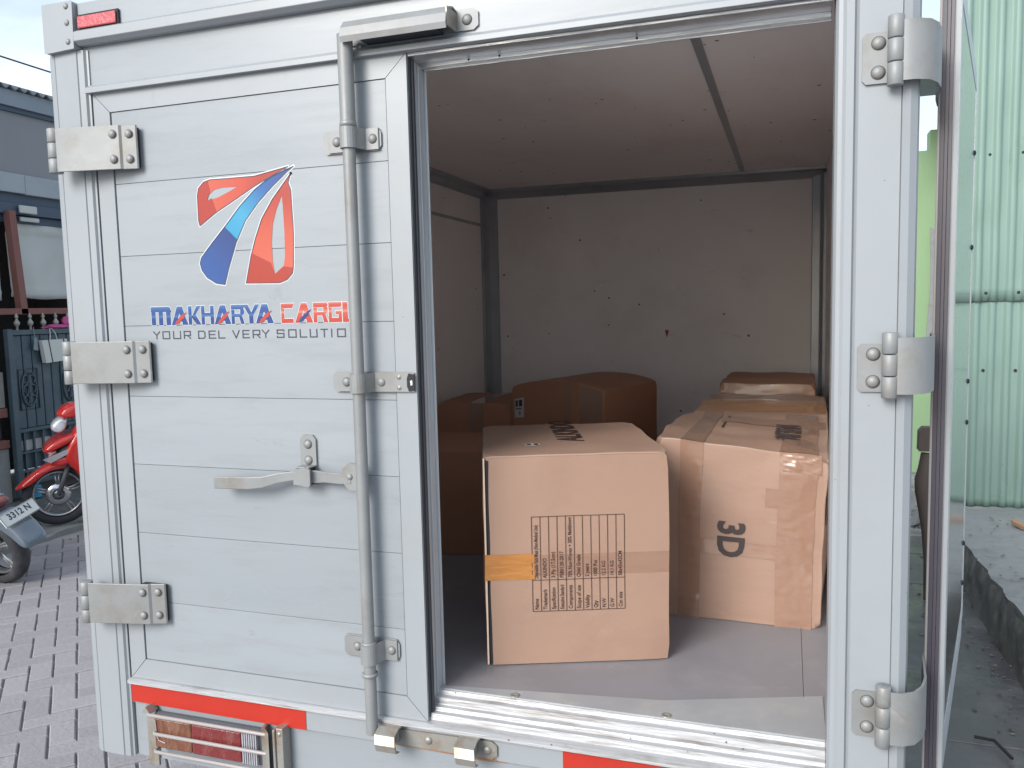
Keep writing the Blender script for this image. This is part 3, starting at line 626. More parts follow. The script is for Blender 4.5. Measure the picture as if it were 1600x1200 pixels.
def scooter(name, paint, loc, heading, lean, label, scale=.87, plate=None, sx=0):
    root = empty(name, loc); root.rotation_euler = (lean, 0, heading); root.scale = (scale,) * 3
    tag(root, label, 'scooter')
    def P(nm, b, mt, par=root, **k):
        o = b.build(nm, mt, par, weld=True, **k)
        if getattr(b, 'soft', 0):
            q = o.modifiers.new('round', 'SUBSURF'); q.levels = q.render_levels = 2
            o.data.polygons.foreach_set('use_smooth', [True] * len(o.data.polygons))
        return o
    for nm, x in (('front_wheel', .62), ('rear_wheel', -.60)):
        wr = P(nm, MB().lathe([(.185, -.02), (.20, -.028), (.205, -.02), (.205, .02), (.20, .028), (.185, .02), (.185, -.02)], (x, 0, .285), (0, 1, 0), 32), 'rim')
        sp_ = MB()
        for k in range(5):
            a = k * 1.2566 + .3
            for da in (-.16, .16):
                sp_.tube([(x + .04 * math.cos(a + da), 0, .285 + .04 * math.sin(a + da)), (x + .19 * math.cos(a + da * .55), 0, .285 + .19 * math.sin(a + da * .55))], .011, 6)
        sp_.lathe([(.001, -.035), (.045, -.035), (.045, .035), (.001, .035)], (x, 0, .285), (0, 1, 0), 16)
        P('spokes', sp_, 'rim', wr)
        w_ = .05 if x > 0 else .062
        P('tyre', MB().lathe([(.205, -w_ * .8), (.235, -w_ * 1.0), (.262, -w_ * .85), (.279, -w_ * .4), (.284, 0), (.279, w_ * .4), (.262, w_ * .85), (.235, w_), (.205, w_ * .8)], (x, 0, .285), (0, 1, 0), 40), 'tyre', wr)
        if x > 0: P('brake_disc', MB().lathe([(.05, .042), (.10, .042), (.10, .046), (.05, .046)], (x, 0, .285), (0, 1, 0), 24), 'chrome', wr)
    fk = MB()
    for s_ in (-1, 1): fk.tube([(.62, s_ * .075, .285), (.50, s_ * .075, .62)], .021, 10)
    P('fork', fk, 'grey_plastic')
    P('front_fender', loft([(.98, .335), (.90, .42), (.78, .52), (.66, .585), (.52, .60), (.38, .55), (.36, .50), (.50, .54), (.64, .53), (.76, .465), (.86, .37)], .085), paint)
    P('front_shield', loft([(.60, .60), (.56, .72), (.50, .83), (.44, .93), (.36, .95), (.34, .80), (.33, .60), (.36, .40), (.42, .36), (.47, .48)], .20, .8), paint)
    P('side_fairing', loft([(.67, .66), (.58, .76), (.42, .80), (.28, .64), (.27, .52), (.45, .55)], .175, .85), 'black_plastic')
    P('wing_panel', loft([(.74, .70), (.62, .80), (.40, .86), (.36, .82), (.52, .75), (.70, .66)], .19, .9), paint)
    P('lower_wing', loft([(.72, .585), (.66, .64), (.44, .66), (.40, .62), (.50, .57), (.60, .55)], .18, .9), paint)
    for s_ in (-1, 1): P('stripe', MB().prism([(.66, .60), (.72, .635), (.50, .72), (.46, .70)], s_ * .178, s_ * .186, 'Y'), 'chrome')
    P('headlight', loft([(.66, .86), (.64, .93), (.56, .99), (.50, .97), (.52, .86), (.58, .82)], .13, .8), 'lens')
    P('handlebar_cover', loft([(.62, .99), (.54, 1.08), (.42, 1.11), (.34, 1.02), (.42, .95), (.56, .95)], .15, .7), paint)
    P('handlebar', MB().tube([(.36, -.34, 1.03), (.40, -.18, 1.04), (.42, 0, 1.03), (.40, .18, 1.04), (.36, .34, 1.03)], .014, 8), 'black_plastic')
    for s_ in (-1, 1):
        P('grip', MB().tube([(.375, s_ * .24, 1.036), (.355, s_ * .36, 1.03)], .019, 10), 'black_plastic')
        P('brake_lever', MB().tube([(.43, s_ * .17, 1.035), (.45, s_ * .26, 1.03), (.42, s_ * .35, 1.02)], .006, 6), 'chrome')
        m_ = P('mirror', MB().tube([(.41, s_ * .17, 1.05), (.43, s_ * .24, 1.16), (.40, s_ * .27, 1.24)], .006, 6), 'black_plastic')
        P('mirror_glass', loft([(.395, 1.20), (.42, 1.20), (.42, 1.29), (.395, 1.29)], .05, .9), 'black_plastic', m_).location = (0, s_ * .28, 0)
    P('footboard', MB().box(-.12, .36, -.17, .17, .30, .36), 'black_plastic', bevel=.02)
    P('centre_tunnel', loft([(.36, .34), (.30, .56), (.05, .50), (-.12, .52), (-.12, .34)], .09, .85), paint)
    P('seat', loft([(.05, .70), (.02, .78), (-.20, .79), (-.45, .84), (-.74, .86), (-.82, .82), (-.70, .77), (-.30, .71)], .135, .85), 'black_plastic').location = (sx, 0, -sx * .5)
    P('rear_body', loft([(.02, .70), (-.10, .46), (-.30, .42), (-.60, .52), (-.90, .70), (-.92, .78), (-.80, .80), (-.30, .70)], .16, .85), paint).location = (sx, 0, -sx * .5)
    P('grab_rail', MB().tube([(-.55, .13, .85), (-.82, .12, .90), (-.90, 0, .91), (-.82, -.12, .90), (-.55, -.13, .85)], .014, 8), 'grey_plastic').location = (sx, 0, -sx * .5)
    P('tail_light', loft([(-.90, .66), (-.97, .72), (-.95, .77), (-.84, .78)], .09, .85), 'redlens').location = (sx, 0, -sx * .5)
    P('engine_case', loft([(-.10, .42), (-.12, .28), (-.30, .22), (-.62, .22), (-.68, .30), (-.60, .36), (-.34, .42)], .075, .85), 'grey_plastic').location = (0, .11, 0)
    P('exhaust', MB().tube([(-.05, -.12, .22), (-.35, -.14, .24), (-.50, -.15, .28), (-.85, -.16, .38)], [.02, .025, .055, .05], 12), 'black_plastic')
    P('shock_absorber', MB().tube([(-.60, .12, .30), (-.52, .12, .62)], .028, 10), 'grey_plastic')
    P('rear_mudguard', loft([(-.70, .60), (-.88, .62), (-1.02, .44), (-1.06, .36), (-1.01, .34), (-.90, .47), (-.76, .54)], .10, .9), 'grey_paint' if paint == 'grey_paint' else 'black_plastic')
    if plate:
        pl = MB().box(-.006, .006, -.17, .17, -.055, .055).build('number_plate', 'plate_white', root, bevel=.004)
        pl.location = (-.955, 0, .595); pl.rotation_euler = (0, .55, 0); pl.scale = (1, .85, .9)
        vs, fs = text_mesh(plate, .072, .0022, 'CENTER')
        tm = MB(); tm.flat = True
        tm.add([(-.0068, -x, y - .012) for x, y, z in vs], fs)
        tm.build('plate_characters', 'text_dark', pl)
        tm = MB()
        for a, b_, c, d in ((-.166, .166, -.052, -.049), (-.166, .166, .049, .052), (-.166, -.163, -.0489, .0489), (.163, .166, -.0489, .0489)): tm.box(-.0072, -.0062, a, b_, c, d)
        tm.build('plate_border', 'text_dark', pl)
    return root
scooter('scooter', 'red_paint', (-4.95, 3.76, G + .04), R_(-132), -.06, 'glossy red scooter parked facing left in front of the gate')
scooter('scooter', 'grey_paint', (-5.10, 2.30, G), R_(180), -.26, 'grey scooter seen from behind with a white number plate', plate='3312 N', scale=.84, sx=.16)

# ------------------------------------------------------------------ truck
truck = empty('box_truck', (-.66, .05, G)); tag(truck, 'white aluminium box truck with its right rear door swung open', 'truck')
TI = Matrix.Translation((.66, -.05, -G))
def T(name, mbx, mt, **k):
    o = mbx.build(name, mt, truck, **k); o.matrix_parent_inverse = TI; return o
def Sub(name, mbx, mt, par, **k): return mbx.build(name, mt, par, **k)
# shell: sides, roof (outer skins and inner boards)
YB = 2.42
T('side_wall', MB().box(-1.499, -1.455, .06, 2.50, .62, 2.10), 'panel')
T('side_wall', MB().box(.160, .185, .06, 2.50, .62, 2.10), 'panel')
T('roof', MB().box(-1.49, .178, .055, 2.5, 2.10, 2.15), 'panel', bevel=.01)
T('front_wall', MB().box(-1.455, .160, 2.46, 2.5, .62, 2.10), 'panel')
# inner boards
T('ceiling_panel', MB().box(-1.41, -.1975, .06, YB, 2.072, 2.095), 'ceil')
T('ceiling_panel', MB().box(-.1905, .150, .06, YB, 2.072, 2.095), 'ceil')
T('ceiling_joint', MB().box(-.2045, -.1835, .062, YB - .01, 2.067, 2.0715), 'inner_alu', bevel=.0015)
T('inner_board', MB().box(-1.41, .150, YB, YB + .02, .74, 1.902), 'ply')
T('inner_board', MB().box(-1.41, .150, YB, YB + .02, 1.906, 2.07), 'ply')
T('joint_strip', MB().box(-1.345, .10, YB - .004, YB - .0005, 1.898, 1.909), 'ply', bevel=.001)
T('inner_board', MB().box(-1.43, -1.41, .07, YB, .74, 1.902), 'ply')
T('inner_board', MB().box(-1.43, -1.41, .07, YB, 1.906, 2.07), 'ply')
T('joint_strip', MB().box(-1.4095, -1.406, .07, YB - .02, 1.897, 1.910), 'inner_alu', bevel=.001)
T('inner_board', MB().box(.150, .159, .07, YB, .74, 2.07), 'ply')
T('corner_angle', MB().prism([(-1.41, YB - .001), (-1.345, YB - .001), (-1.348, YB - .012), (-1.385, YB - .016), (-1.394, YB - .028), (-1.398, YB - .07), (-1.41, YB - .07)], .745, 2.04, 'Z'), 'inner_alu')
T('corner_angle', MB().prism([(.15, YB - .001), (.093, YB - .001), (.096, YB - .012), (.125, YB - .016), (.134, YB - .026), (.139, YB - .07), (.15, YB - .07)], .745, 2.04, 'Z'), 'inner_alu')
T('ceiling_trim', MB().prism([(YB, 2.072), (YB - .055, 2.072), (YB - .05, 2.060), (YB - .028, 2.056), (YB - .020, 2.045), (YB - .008, 2.028), (YB, 2.028)], -1.40, .149, 'X'), 'inner_alu')
T('ceiling_trim', MB().prism([(-1.41, 2.072), (-1.365, 2.072), (-1.37, 2.060), (-1.39, 2.054), (-1.398, 2.035), (-1.41, 2.03)], .07, YB - .056, 'Z').add([], []) if False else MB().add(
    [(x, y, z) for y in (.07, YB - .056) for x, z in [(-1.41, 2.0715), (-1.362, 2.0715), (-1.368, 2.060), (-1.389, 2.054), (-1.398, 2.036), (-1.41, 2.028)]],
    [(i, (i + 1) % 6, 6 + (i + 1) % 6, 6 + i) for i in range(6)] + [(5, 4, 3, 2, 1, 0), (6, 7, 8, 9, 10, 11)]), 'inner_alu')
T('trim_bolts', (lambda b: [dome(b, x, YB - .02, 2.052, .006) for x in (-1.25, -.83, -.33, .05)] and b)(MB()), 'dark')
T('red_mark', MB().poly([(-.540, 1.385), (-.531, 1.350), (-.521, 1.384)], YB - .0015), 'redtape')
# floor
T('floor_panel', MB().box(-1.41, .0331, .064, YB, .70, .742), 'floor')
T('floor_panel', MB().box(.0341, .150, .064, YB, .70, .742), 'floor')
thr = MB().add([(-.66, .052, .7445), (.068, .052, .7445), (.068, .22, .7445), (-.22, .12, .7445), (-.66, .062, .7445), (-.66, .052, .7415), (.068, .052, .7415), (.068, .22, .7421), (-.22, .12, .7421), (-.66, .062, .7421)],
               [(0, 1, 2, 3, 4), (0, 5, 6, 1), (1, 6, 7, 2), (2, 7, 8, 3), (3, 8, 9, 4), (4, 9, 5, 0)])
tp = T('threshold_plate', thr, 'threshold')
# floor bolts
for x, y in ((-.502, .058), (-.208, .060)):
    o = Sub('floor_bolt', MB().lathe([(.009, 0), (.009, .002), (.006, .0022), (.005, .0008), (.001, .0008)], (x, y, .7446), (0, 0, 1), 14), 'steel_dirty', tp)
# posts
def post_prof(pts, z0, z1): return MB().prism(pts, z0, z1, 'Z')
def PP(pts, z0, z1, name='corner_post'):
    b = MB(); n = len(pts); b.add([(x, y, z) for z in (z0, z1) for x, y in pts], [(i, (i + 1) % n, n + (i + 1) % n, n + i) for i in range(n)])
    tr = tessellate_polygon([[Vector((x, y, 0)) for x, y in pts]])
    b.add([(x, y, z) for z in (z0, z1) for x, y in pts], [tuple(t) for t in tr] + [tuple(n + i for i in reversed(t)) for t in tr])
    return T(name, b, 'frame')
pl_ = [(-1.499, .055), (-1.503, .02), (-1.499, .002), (-1.488, -.007), (-1.474, -.010), (-1.4728, -.0085), (-1.4716, -.010), (-1.414, -.011), (-1.4125, -.0085), (-1.411, -.010), (-1.397, -.009), (-1.394, -.004), (-1.390, -.003), (-1.388, .03), (-1.388, .055)]
PP(pl_, .515, 2.056)
pr_ = [(.066, .055), (.066, .0), (.070, -.006), (.076, -.008), (.081, -.012), (.092, -.012), (.095, -.006), (.099, -.011), (.1585, -.011), (.1595, -.0085), (.1605, -.011), (.172, -.009), (.183, .001), (.188, .02), (.188, .055)]
PP(pr_, .44, 2.10)
T('seal_strip', MB().box(-1.3875, -1.3868, .0, .05, .70, 1.966), 'rubber')
# header
hd = T('header_panel', MB().box(-1.404, .066, 0, .05, 1.984, 2.063), 'panel')
T('drip_rail', MB().prism([(-.016, 1.966), (-.016, 1.976), (-.006, 1.9835), (.05, 1.9835), (.05, 1.966)], -1.392, .062, 'X'), 'frame', bevel=.001)
T('step_rail', MB().prism([(-.014, 2.0635), (-.026, 2.070), (-.026, 2.088), (-.018, 2.093), (.05, 2.093), (.05, 2.0635)], -1.402, .30, 'X') if False else MB().prism([(-.014, 2.0635), (-.026, 2.070), (-.026, 2.088), (-.018, 2.093), (.05, 2.093), (.05, 2.0635)], -1.402, .19, 'X'), 'frame', bevel=.001)
T('upper_header', MB().box(-1.402, .19, -.012, .052, 2.0935, 2.150), 'panel', bevel=.003)
T('header_soffit', MB().box(-.66, .062, .0, .05, 1.9602, 1.9657).box(-.66, .062, .0505, .062, 1.952, 2.07), 'alu', bevel=.001)
T('header_inner_lip', MB().box(-.655, .062, .062, .066, 1.949, 1.962), 'alu')
T('screw', (lambda b: [dome(b, x, .0505, 1.957, .0022) for x in (-.56, -.50, -.25)] and b)(MB()), 'dark')
cap = T('corner_cap', MB().prism([(-1.486, 2.054), (-1.407, 2.057), (-1.405, 2.153), (-1.486, 2.153)], -.022, .05, 'Y'), 'frame', bevel=.005)
for z in (2.143, 2.110, 2.072): rivet(cap, -1.421, -.022, z, .0055)
mk = T('marker_light', MB().box(-1.400, -1.291, -.018, -.0125, 2.090, 2.124), 'dark', bevel=.002)
Sub('lens', MB().box(-1.394, -1.295, -.0225, -.0185, 2.095, 2.119), 'redmarker', mk, bevel=.002)
# sill and lower body
T('sill_board', MB().box(-1.387, .066, -.004, .05, .642, .6955), 'frame', bevel=.001)
sill = T('sill', MB().prism([(-.016, .690), (-.016, .697), (-.010, .6995), (.006, .6995), (.008, .712), (.020, .712), (.022, .719), (.033, .719), (.035, .733), (.046, .734), (.048, .742), (.0635, .742), (.0635, .690)], -1.386, .0655, 'X'), 'sill')
T('inner_curb', MB().box(-.66, .066, .0655, .0635, .7, .705), 'alu')
T('lower_panel', MB().box(-1.387, .066, .004, .05, .515, .6405), 'panel')
rtp = T('red_tape', MB().prism([(-1.386, .644), (-.937, .642), (-.937, .684), (-1.05, .684), (-1.12, .686), (-1.2, .6858), (-1.28, .6885), (-1.386, .6895)], -.0052, -.0042, 'Y'), 'redtape')
Sub('white_edge', MB().prism([(-.937, .6862), (-1.05, .6865), (-1.12, .6885), (-1.2, .688), (-1.28, .6905), (-1.386, .6915), (-1.386, .6948), (-.937, .6948)], -.0051, -.0041, 'Y'), 'whitetape', rtp)
T('red_tape', MB().prism([(-.389, .644), (.058, .644), (.058, .682), (-.389, .683)], -.0052, -.0042, 'Y'), 'redtape')
# chassis, axle and wheels (below the box)
T('chassis', MB().box(-1.05, -.95, .1, 3.9, .38, .5).box(-.37, -.27, .1, 3.9, .38, .5).box(-1.40, .08, .3, .38, .5, .612).box(-1.40, .08, 1.2, 1.28, .5, .612).box(-1.40, .08, 2.1, 2.18, .5, .612).box(-1.05, -.27, .12, .18, .38, .48), 'chassis')
for x in (-1.34, .02):
    for y in (.75, 3.1):
        wl = T('wheel', MB().lathe([(.19, -.08), (.27, -.085), (.30, -.06), (.31, 0), (.30, .06), (.27, .085), (.19, .08)], (x, y, G + .31), (1, 0, 0), 32), 'tyre')
        Sub('rim', MB().lathe([(.001, -.05), (.19, -.05), (.19, .05), (.001, .05)], (x, y, G + .31), (1, 0, 0), 24), 'rim', wl)
T('axle', MB().tube([(-1.3, .75, .19), (-.02, .75, .19)], .05, 12).tube([(-1.3, 3.1, .19), (-.02, 3.1, .19)], .04, 12), 'chassis')
cabp = MB().prism([(2.6, .25), (4.1, .25), (4.15, .75), (3.95, 1.0), (3.55, 1.62), (2.65, 1.65)], -1.42, .10, 'X'); T('cab', cabp, 'frame', bevel=.05, seg=3)
T('cab_window', MB().prism([(2.8, 1.05), (3.8, 1.05), (3.5, 1.52), (2.8, 1.54)], -1.424, .104, 'X'), 'dark')
T('bumper', MB().box(-1.45, .13, 4.16, 4.25, .22, .42), 'chassis', bevel=.02)
# tail lamp
tl = T('tail_light', MB().box(-1.322, -1.042, -.014, .003, .550, .630), 'grey_plastic', bevel=.006)
Sub('amber_lens', MB().box(-1.314, -1.216, -.022, -.0145, .556, .623), 'amberlens', tl, bevel=.003)
Sub('red_lens', MB().box(-1.214, -1.088, -.023, -.0145, .556, .623), 'redlens', tl, bevel=.003)
rib = MB()
for k in range(7): rib.box(-1.085 + k * .0055, -1.082 + k * .0055, -.023, -.0145, .556, .623)
Sub('ribbed_lens', rib, 'clearlens', tl)
Sub('lens_cable', MB().tube([(-1.309, -.0235, .620), (-1.307, -.0235, .585), (-1.302, -.0235, .574), (-1.285, -.0235, .570)], .0014, 6), 'white_rod', tl)
lg = T('lamp_guard', MB().box(-1.352, -1.325, -.002, .0035, .50, .640).prism([(-1.340, .634), (-1.318, .634), (-1.330, .648)], -.028, -.002, 'Y'), 'steel_dirty', bevel=.001)
Sub('guard_plate', MB().add([(x, y, z) for z in (.50, .640) for x, y in ((-1.040, .003), (-1.036, -.022), (-1.018, -.034), (-1.010, -.034), (-1.030, -.018), (-1.034, .003))], [(i, (i + 1) % 6, 6 + (i + 1) % 6, 6 + i) for i in range(6)] + [(5, 4, 3, 2, 1, 0), (6, 7, 8, 9, 10, 11)]), 'steel_dirty', lg)
Sub('guard_plate', MB().box(-1.004, -.998, -.030, .003, .50, .645).box(-.9975, -.981, -.026, .003, .50, .648), 'steel_dirty', lg, bevel=.002)
for z, xa in ((.6335, -1.326), (.592, -1.312), (.551, -1.312)):
    Sub('guard_bar', MB().tube([(xa, .0, z), (xa + .001, -.026, z), (xa + .006, -.031, z), (-1.018, -.031, z)], .0040, 8), 'white_rod', lg)
rivet(lg, -.989, -.026, .636, .0045, mt='steel_dirty')

# left rear door
door = T('rear_door', MB().box(-1.385, -.668, .004, .046, .704, 1.962), 'frame')
seams = [1.9255, 1.778, 1.628, 1.481, 1.331, 1.183, 1.032, .880, .7455]
for a, b_ in zip(seams[:-1], seams[1:]):
    Sub('door_panel', MB().box(-1.3415, -.7055, -.0008, .0035, b_ + .0004, a - .0004), 'panel', door, bevel=.0005, seg=1)
fy0, fy1 = -.0035, .0035
z0, z1, z2, z3 = .700, .745, 1.926, 1.966
x0, x1, x2, x3 = -1.3845, -1.3435, -.7035, -.661
e = .0006
Sub('door_stile', MB().prism([(x0, z0), (x1, z1 + e), (x1, z2 - e), (x0, z3)], fy0, fy1), 'frame', door, bevel=.0008, seg=1)
Sub('door_stile', MB().prism([(x3, z0), (x3, z3), (x2, z2 - e), (x2, z1 + e)], fy0, fy1), 'frame', door, bevel=.0008, seg=1)
Sub('door_rail', MB().prism([(x0 + 2 * e, z3), (x1 + 2 * e, z2), (x2 - 2 * e, z2), (x3 - 2 * e, z3)], fy0, fy1), 'frame', door, bevel=.0008, seg=1)
Sub('door_rail', MB().prism([(x0 + 2 * e, z0), (x3 - 2 * e, z0), (x2 - 2 * e, z1), (x1 + 2 * e, z1)], fy0, fy1), 'frame', door, bevel=.0008, seg=1)
# door edge: gaskets and alu strips
gk = MB()
for y0_, y1_, d in ((.0045, .010, .003), (.012, .019, .006), (.021, .027, .003)): gk.box(-.668, -.662 + d, y0_, y1_, .705, 1.960)
Sub('door_gasket', gk, 'rubber', door, bevel=.001)
Sub('door_edge', MB().box(-.668, -.6625, .028, .044, .705, 1.960).box(-.668, -.659, .0445, .070, .708, 1.956).box(-.659, -.6535, .066, .070, .708, 1.956), 'alu_v', door, bevel=.001)
# emblem
emb = MB(); emb.flat = True; Y0 = -.0014
redL = [(-1.136, 1.743), (-1.132, 1.7565), (-1.1188, 1.7678), (-1.1031, 1.7714), (-1.0575, 1.771), (-.9978, 1.771), (-.964, 1.7765), (-.9203, 1.7837), (-.9561, 1.7697), (-.999, 1.7517), (-1.0429, 1.7299), (-1.0922, 1.7061), (-1.1337, 1.6813), (-1.1364, 1.6923)]
redLh = [(-1.1134, 1.73), (-1.1087, 1.7413), (-1.0958, 1.7505), (-1.0759, 1.7541), (-1.0392, 1.7534), (-1.0591, 1.7452), (-1.0858, 1.7355)]
blue = [(-.9081, 1.7834), (-.931, 1.7765), (-.9647, 1.7651), (-.9994, 1.7447), (-1.0352, 1.7152), (-1.0722, 1.678), (-1.1049, 1.6471), (-1.1345, 1.6174), (-1.1385, 1.606), (-1.135, 1.592), (-1.123, 1.5767), (-1.1017, 1.5645), (-1.0807, 1.5614), (-1.0689, 1.5948), (-1.0483, 1.6445), (-1.0242, 1.6861), (-.9925, 1.7197), (-.9573, 1.7489), (-.9229, 1.7742)]
redR = [(-.9149, 1.7709), (-.9323, 1.7524), (-.9587, 1.7246), (-.986, 1.6876), (-1.0031, 1.6495), (-1.0158, 1.6143), (-1.0297, 1.5627), (-.9514, 1.561), (-.9344, 1.5668), (-.9214, 1.5788), (-.9186, 1.5927), (-.9149, 1.6592), (-.9162, 1.7115), (-.9167, 1.7392), (-.922, 1.7534)]
redRh = [(-.9377, 1.7302), (-.9516, 1.7032), (-.9615, 1.6756), (-.9657, 1.6406), (-.9656, 1.6052), (-.9621, 1.5784), (-.9404, 1.5943), (-.937, 1.6111), (-.9354, 1.6602), (-.9366, 1.7127)]
def outline(mbx, pts, wd, y, mi):
    n = len(pts)
    for i in range(n):
        a = Vector(pts[i]); b_ = Vector(pts[(i + 1) % n]); d = (b_ - a).normalized(); nn = Vector((-d.y, d.x)) * wd; ee = d * wd * .7
        q = [a - ee - nn, b_ + ee - nn, b_ + ee + nn, a - ee + nn]
        mbx.add([(p.x, y - .00002 * (i % 7), p.y) for p in q], [(0, 1, 2, 3)], mi)
for pts in (redL, blue, redR): outline(emb, pts, .0030, Y0 + .0003, 0)
emb.poly(redL, Y0, 5, [redLh]); emb.poly(blue, Y0, 2); emb.poly(redR, Y0, 4, [redRh])
# darker facets on top
emb.poly([(-1.1098, 1.7700), (-1.1047, 1.7482), (-1.1134, 1.73), (-1.1015, 1.7345), (-1.0922, 1.7061), (-1.1337, 1.6813), (-1.1364, 1.6923), (-1.136, 1.743), (-1.132, 1.7565), (-1.1188, 1.7678)], Y0 - .0004, 1)
emb.poly([(-1.0745, 1.6763), (-1.0458, 1.6497), (-1.0689, 1.5948), (-1.0807, 1.5614), (-1.1017, 1.5645), (-1.123, 1.5767), (-1.135, 1.592), (-1.1385, 1.606), (-1.1345, 1.6174), (-1.1049, 1.6471)], Y0 - .0004, 3)
emb.poly([(-1.0133, 1.6214), (-.97, 1.6011), (-.9621, 1.5784), (-.9404, 1.5929), (-.919, 1.5893), (-.9214, 1.5788), (-.9344, 1.5668), (-.9514, 1.561), (-1.0297, 1.5627)], Y0 - .0004, 1)
for pts in (redL, blue, redR): outline(emb, pts, .0006, Y0 - .0007, 6)
Sub('emblem', emb, ['logo_white', 'logo_red', 'swoosh_blue', 'foot_blue', 'leg_red', 'wing_red', 'text_dark'], door)
# lettering
GL = {
 'M': [[(0, 0), (.22, 0), (.22, .74), (0, .74)], [(.38, 0), (.60, 0), (.60, .74), (.38, .74)], [(.77, 0), (1, 0), (1, .80), (.77, .80)], [(-.02, .72), (1, .72), (1, .90), (.93, 1), (-.02, 1)]],
 'A': [[(0, 0), (.24, 0), (.62, 1), (.36, 1)], [(.66, 0), (1, 0), (.80, .52), (.66, 1), (.36, 1), (.48, .62), (.60, .35)], [(.2, .18), (.7, .18), (.64, .36), (.3, .36)]],
 'K': [[(0, 0), (.26, 0), (.26, 1), (0, 1)], [(.26, .42), (.66, 1), (1, 1), (.56, .55), (.98, 0), (.64, 0), (.26, .52)]],
 'H': [[(0, 0), (.26, 0), (.26, 1), (0, 1)], [(.72, 0), (1, 0), (1, 1), (.72, 1)], [(.26, .42), (.72, .42), (.72, .62), (.26, .62)]],
 'R': [[(0, 0), (.25, 0), (.25, .74), (0, .74)], [(0, .76), (.9, .76), (1, .88), (.92, 1), (0, 1)], [(.68, .44), (.98, .52), (.98, .76), (.70, .76)], [(.25, .36), (.60, .36), (.72, 0), (1, 0), (.82, .42), (.98, .54), (.25, .54)]],
 'Y': [[(0, 1), (.30, 1), (.54, .58), (.80, 1), (1.08, 1), (.66, .42), (.66, 0), (.38, 0), (.38, .42)]],
 'C': [[(0, 0), (.95, 0), (.92, .22), (0, .22)], [(0, .23), (.24, .23), (.24, .74), (0, .74)], [(0, .76), (.88, .76), (1, 1), (0, 1)]],
 'G': [[(0, 0), (1, 0), (1, .22), (0, .22)], [(0, .23), (.24, .23), (.24, .74), (0, .74)], [(0, .76), (.95, .76), (1, 1), (0, 1)], [(.52, .40), (1, .40), (1, .58), (.52, .58)], [(.76, .22), (1, .22), (1, .40), (.76, .40)]],
 'O': [[(0, 0), (1, 0), (1, .14), (.86, .2), (.78, 1), (0, 1)]],
}
big = [('M', -1.27, -1.2206), ('A', -1.2185, -1.1764), ('K', -1.1754, -1.1434), ('H', -1.1431, -1.1121), ('A', -1.1112, -1.0707), ('R', -1.0697, -1.0384), ('Y', -1.0408, -1.0052), ('A', -1.0120, -.9697), ('C', -.9519, -.9226), ('A', -.9206, -.8800), ('R', -.8787, -.8463), ('G', -.8446, -.8160), ('O', -.8140, -.8006)]
for wi, (nm, lo, hi, mt, sw) in enumerate((('name_lettering', 0, 8, 'grad_blue', 'logo_red_lt'), ('name_lettering', 8, 13, 'grad_red', 'foot_blue'))):
    lt = MB(); lt.flat = True; k = 0; zb, zh = 1.4815, .0385
    for ch, xa, xb in big[lo:hi]:
        for pg in GL[ch]:
            P_ = [(xa + (xb - xa) * u, zb + zh * v) for u, v in pg]
            outline(lt, P_, .0011, Y0 + .0004, 1)
            lt.poly(P_, Y0 - .00003 * (k % 5), 0); k += 1
        if ch == 'A':
            lt.poly([(xa + (xb - xa) * u, zb + zh * v) for u, v in [(.18, .02), (.30, .22), (.44, .33), (.52, .48), (.62, .45), (.68, .57), (.92, .68), (.78, .50), (.76, .36), (.62, .28), (.42, .08)]], Y0 - .0005, 2)
    Sub(nm, lt, [mt, 'logo_white', sw], door)
ST = {
 'Y': [[(0, 1), (.5, .5)], [(1, 1), (.5, .5)], [(.5, .52), (.5, 0)]], 'O': [[(0, 0), (1, 0), (1, 1), (0, 1), (0, 0)]], 'U': [[(0, 1), (0, 0), (1, 0), (1, 1)]],
 'R': [[(0, 0), (0, 1), (1, 1), (1, .42), (0, .42)], [(.55, .42), (1, 0)]], 'D': [[(0, 0), (0, 1), (.8, 1), (1, .8), (1, .2), (.8, 0), (0, 0)]],
 'E': [[(1, 1), (0, 1), (0, 0), (1, 0)], [(0, .5), (.9, .5)]], 'L': [[(0, 1), (0, 0), (1, 0)]], 'V': [[(0, 1), (.5, 0), (1, 1)]],
 'S': [[(1, .85), (1, 1), (0, 1), (0, .52), (1, .52), (1, 0), (0, 0), (0, .15)]], 'T': [[(0, 1), (1, 1)], [(.5, 1), (.5, 0)]], 'I': [[(.5, 0), (.5, 1)]],
}
small = [('Y', -1.2673, -1.2516), ('O', -1.2434, -1.2264), ('U', -1.2159, -1.1984), ('R', -1.189, -1.1734), ('D', -1.1528, -1.1371), ('E', -1.1266, -1.111), ('L', -1.1029, -1.0884), ('V', -1.0685, -1.0532), ('E', -1.0443, -1.0295), ('R', -1.0201, -1.0044), ('Y', -.9982, -.9827), ('S', -.9633, -.9481), ('O', -.9368, -.9202), ('L', -.9105, -.8962), ('U', -.8878, -.873), ('T', -.8635, -.8494), ('I', -.8415, -.8386), ('O', -.8269, -.8101)]
lt = MB(); lt.flat = True; k = 0
for ch, xa, xb in small:
    for pl in ST[ch]:
        for a, b_ in zip(pl[:-1], pl[1:]):
            A_ = Vector((xa + (xb - xa) * a[0], 1.4535 + .0145 * a[1])); B_ = Vector((xa + (xb - xa) * b_[0], 1.4535 + .0145 * b_[1]))
            d = (B_ - A_).normalized(); nn = Vector((-d.y, d.x)) * .00115; ee = d * .00115
            k += 1; lt.add([(p.x, Y0 - .00003 * (k % 5), p.y) for p in (A_ - ee - nn, B_ + ee - nn, B_ + ee + nn, A_ - ee + nn)], [(0, 1, 2, 3)])
Sub('slogan_lettering', lt, 'text_dark', door)

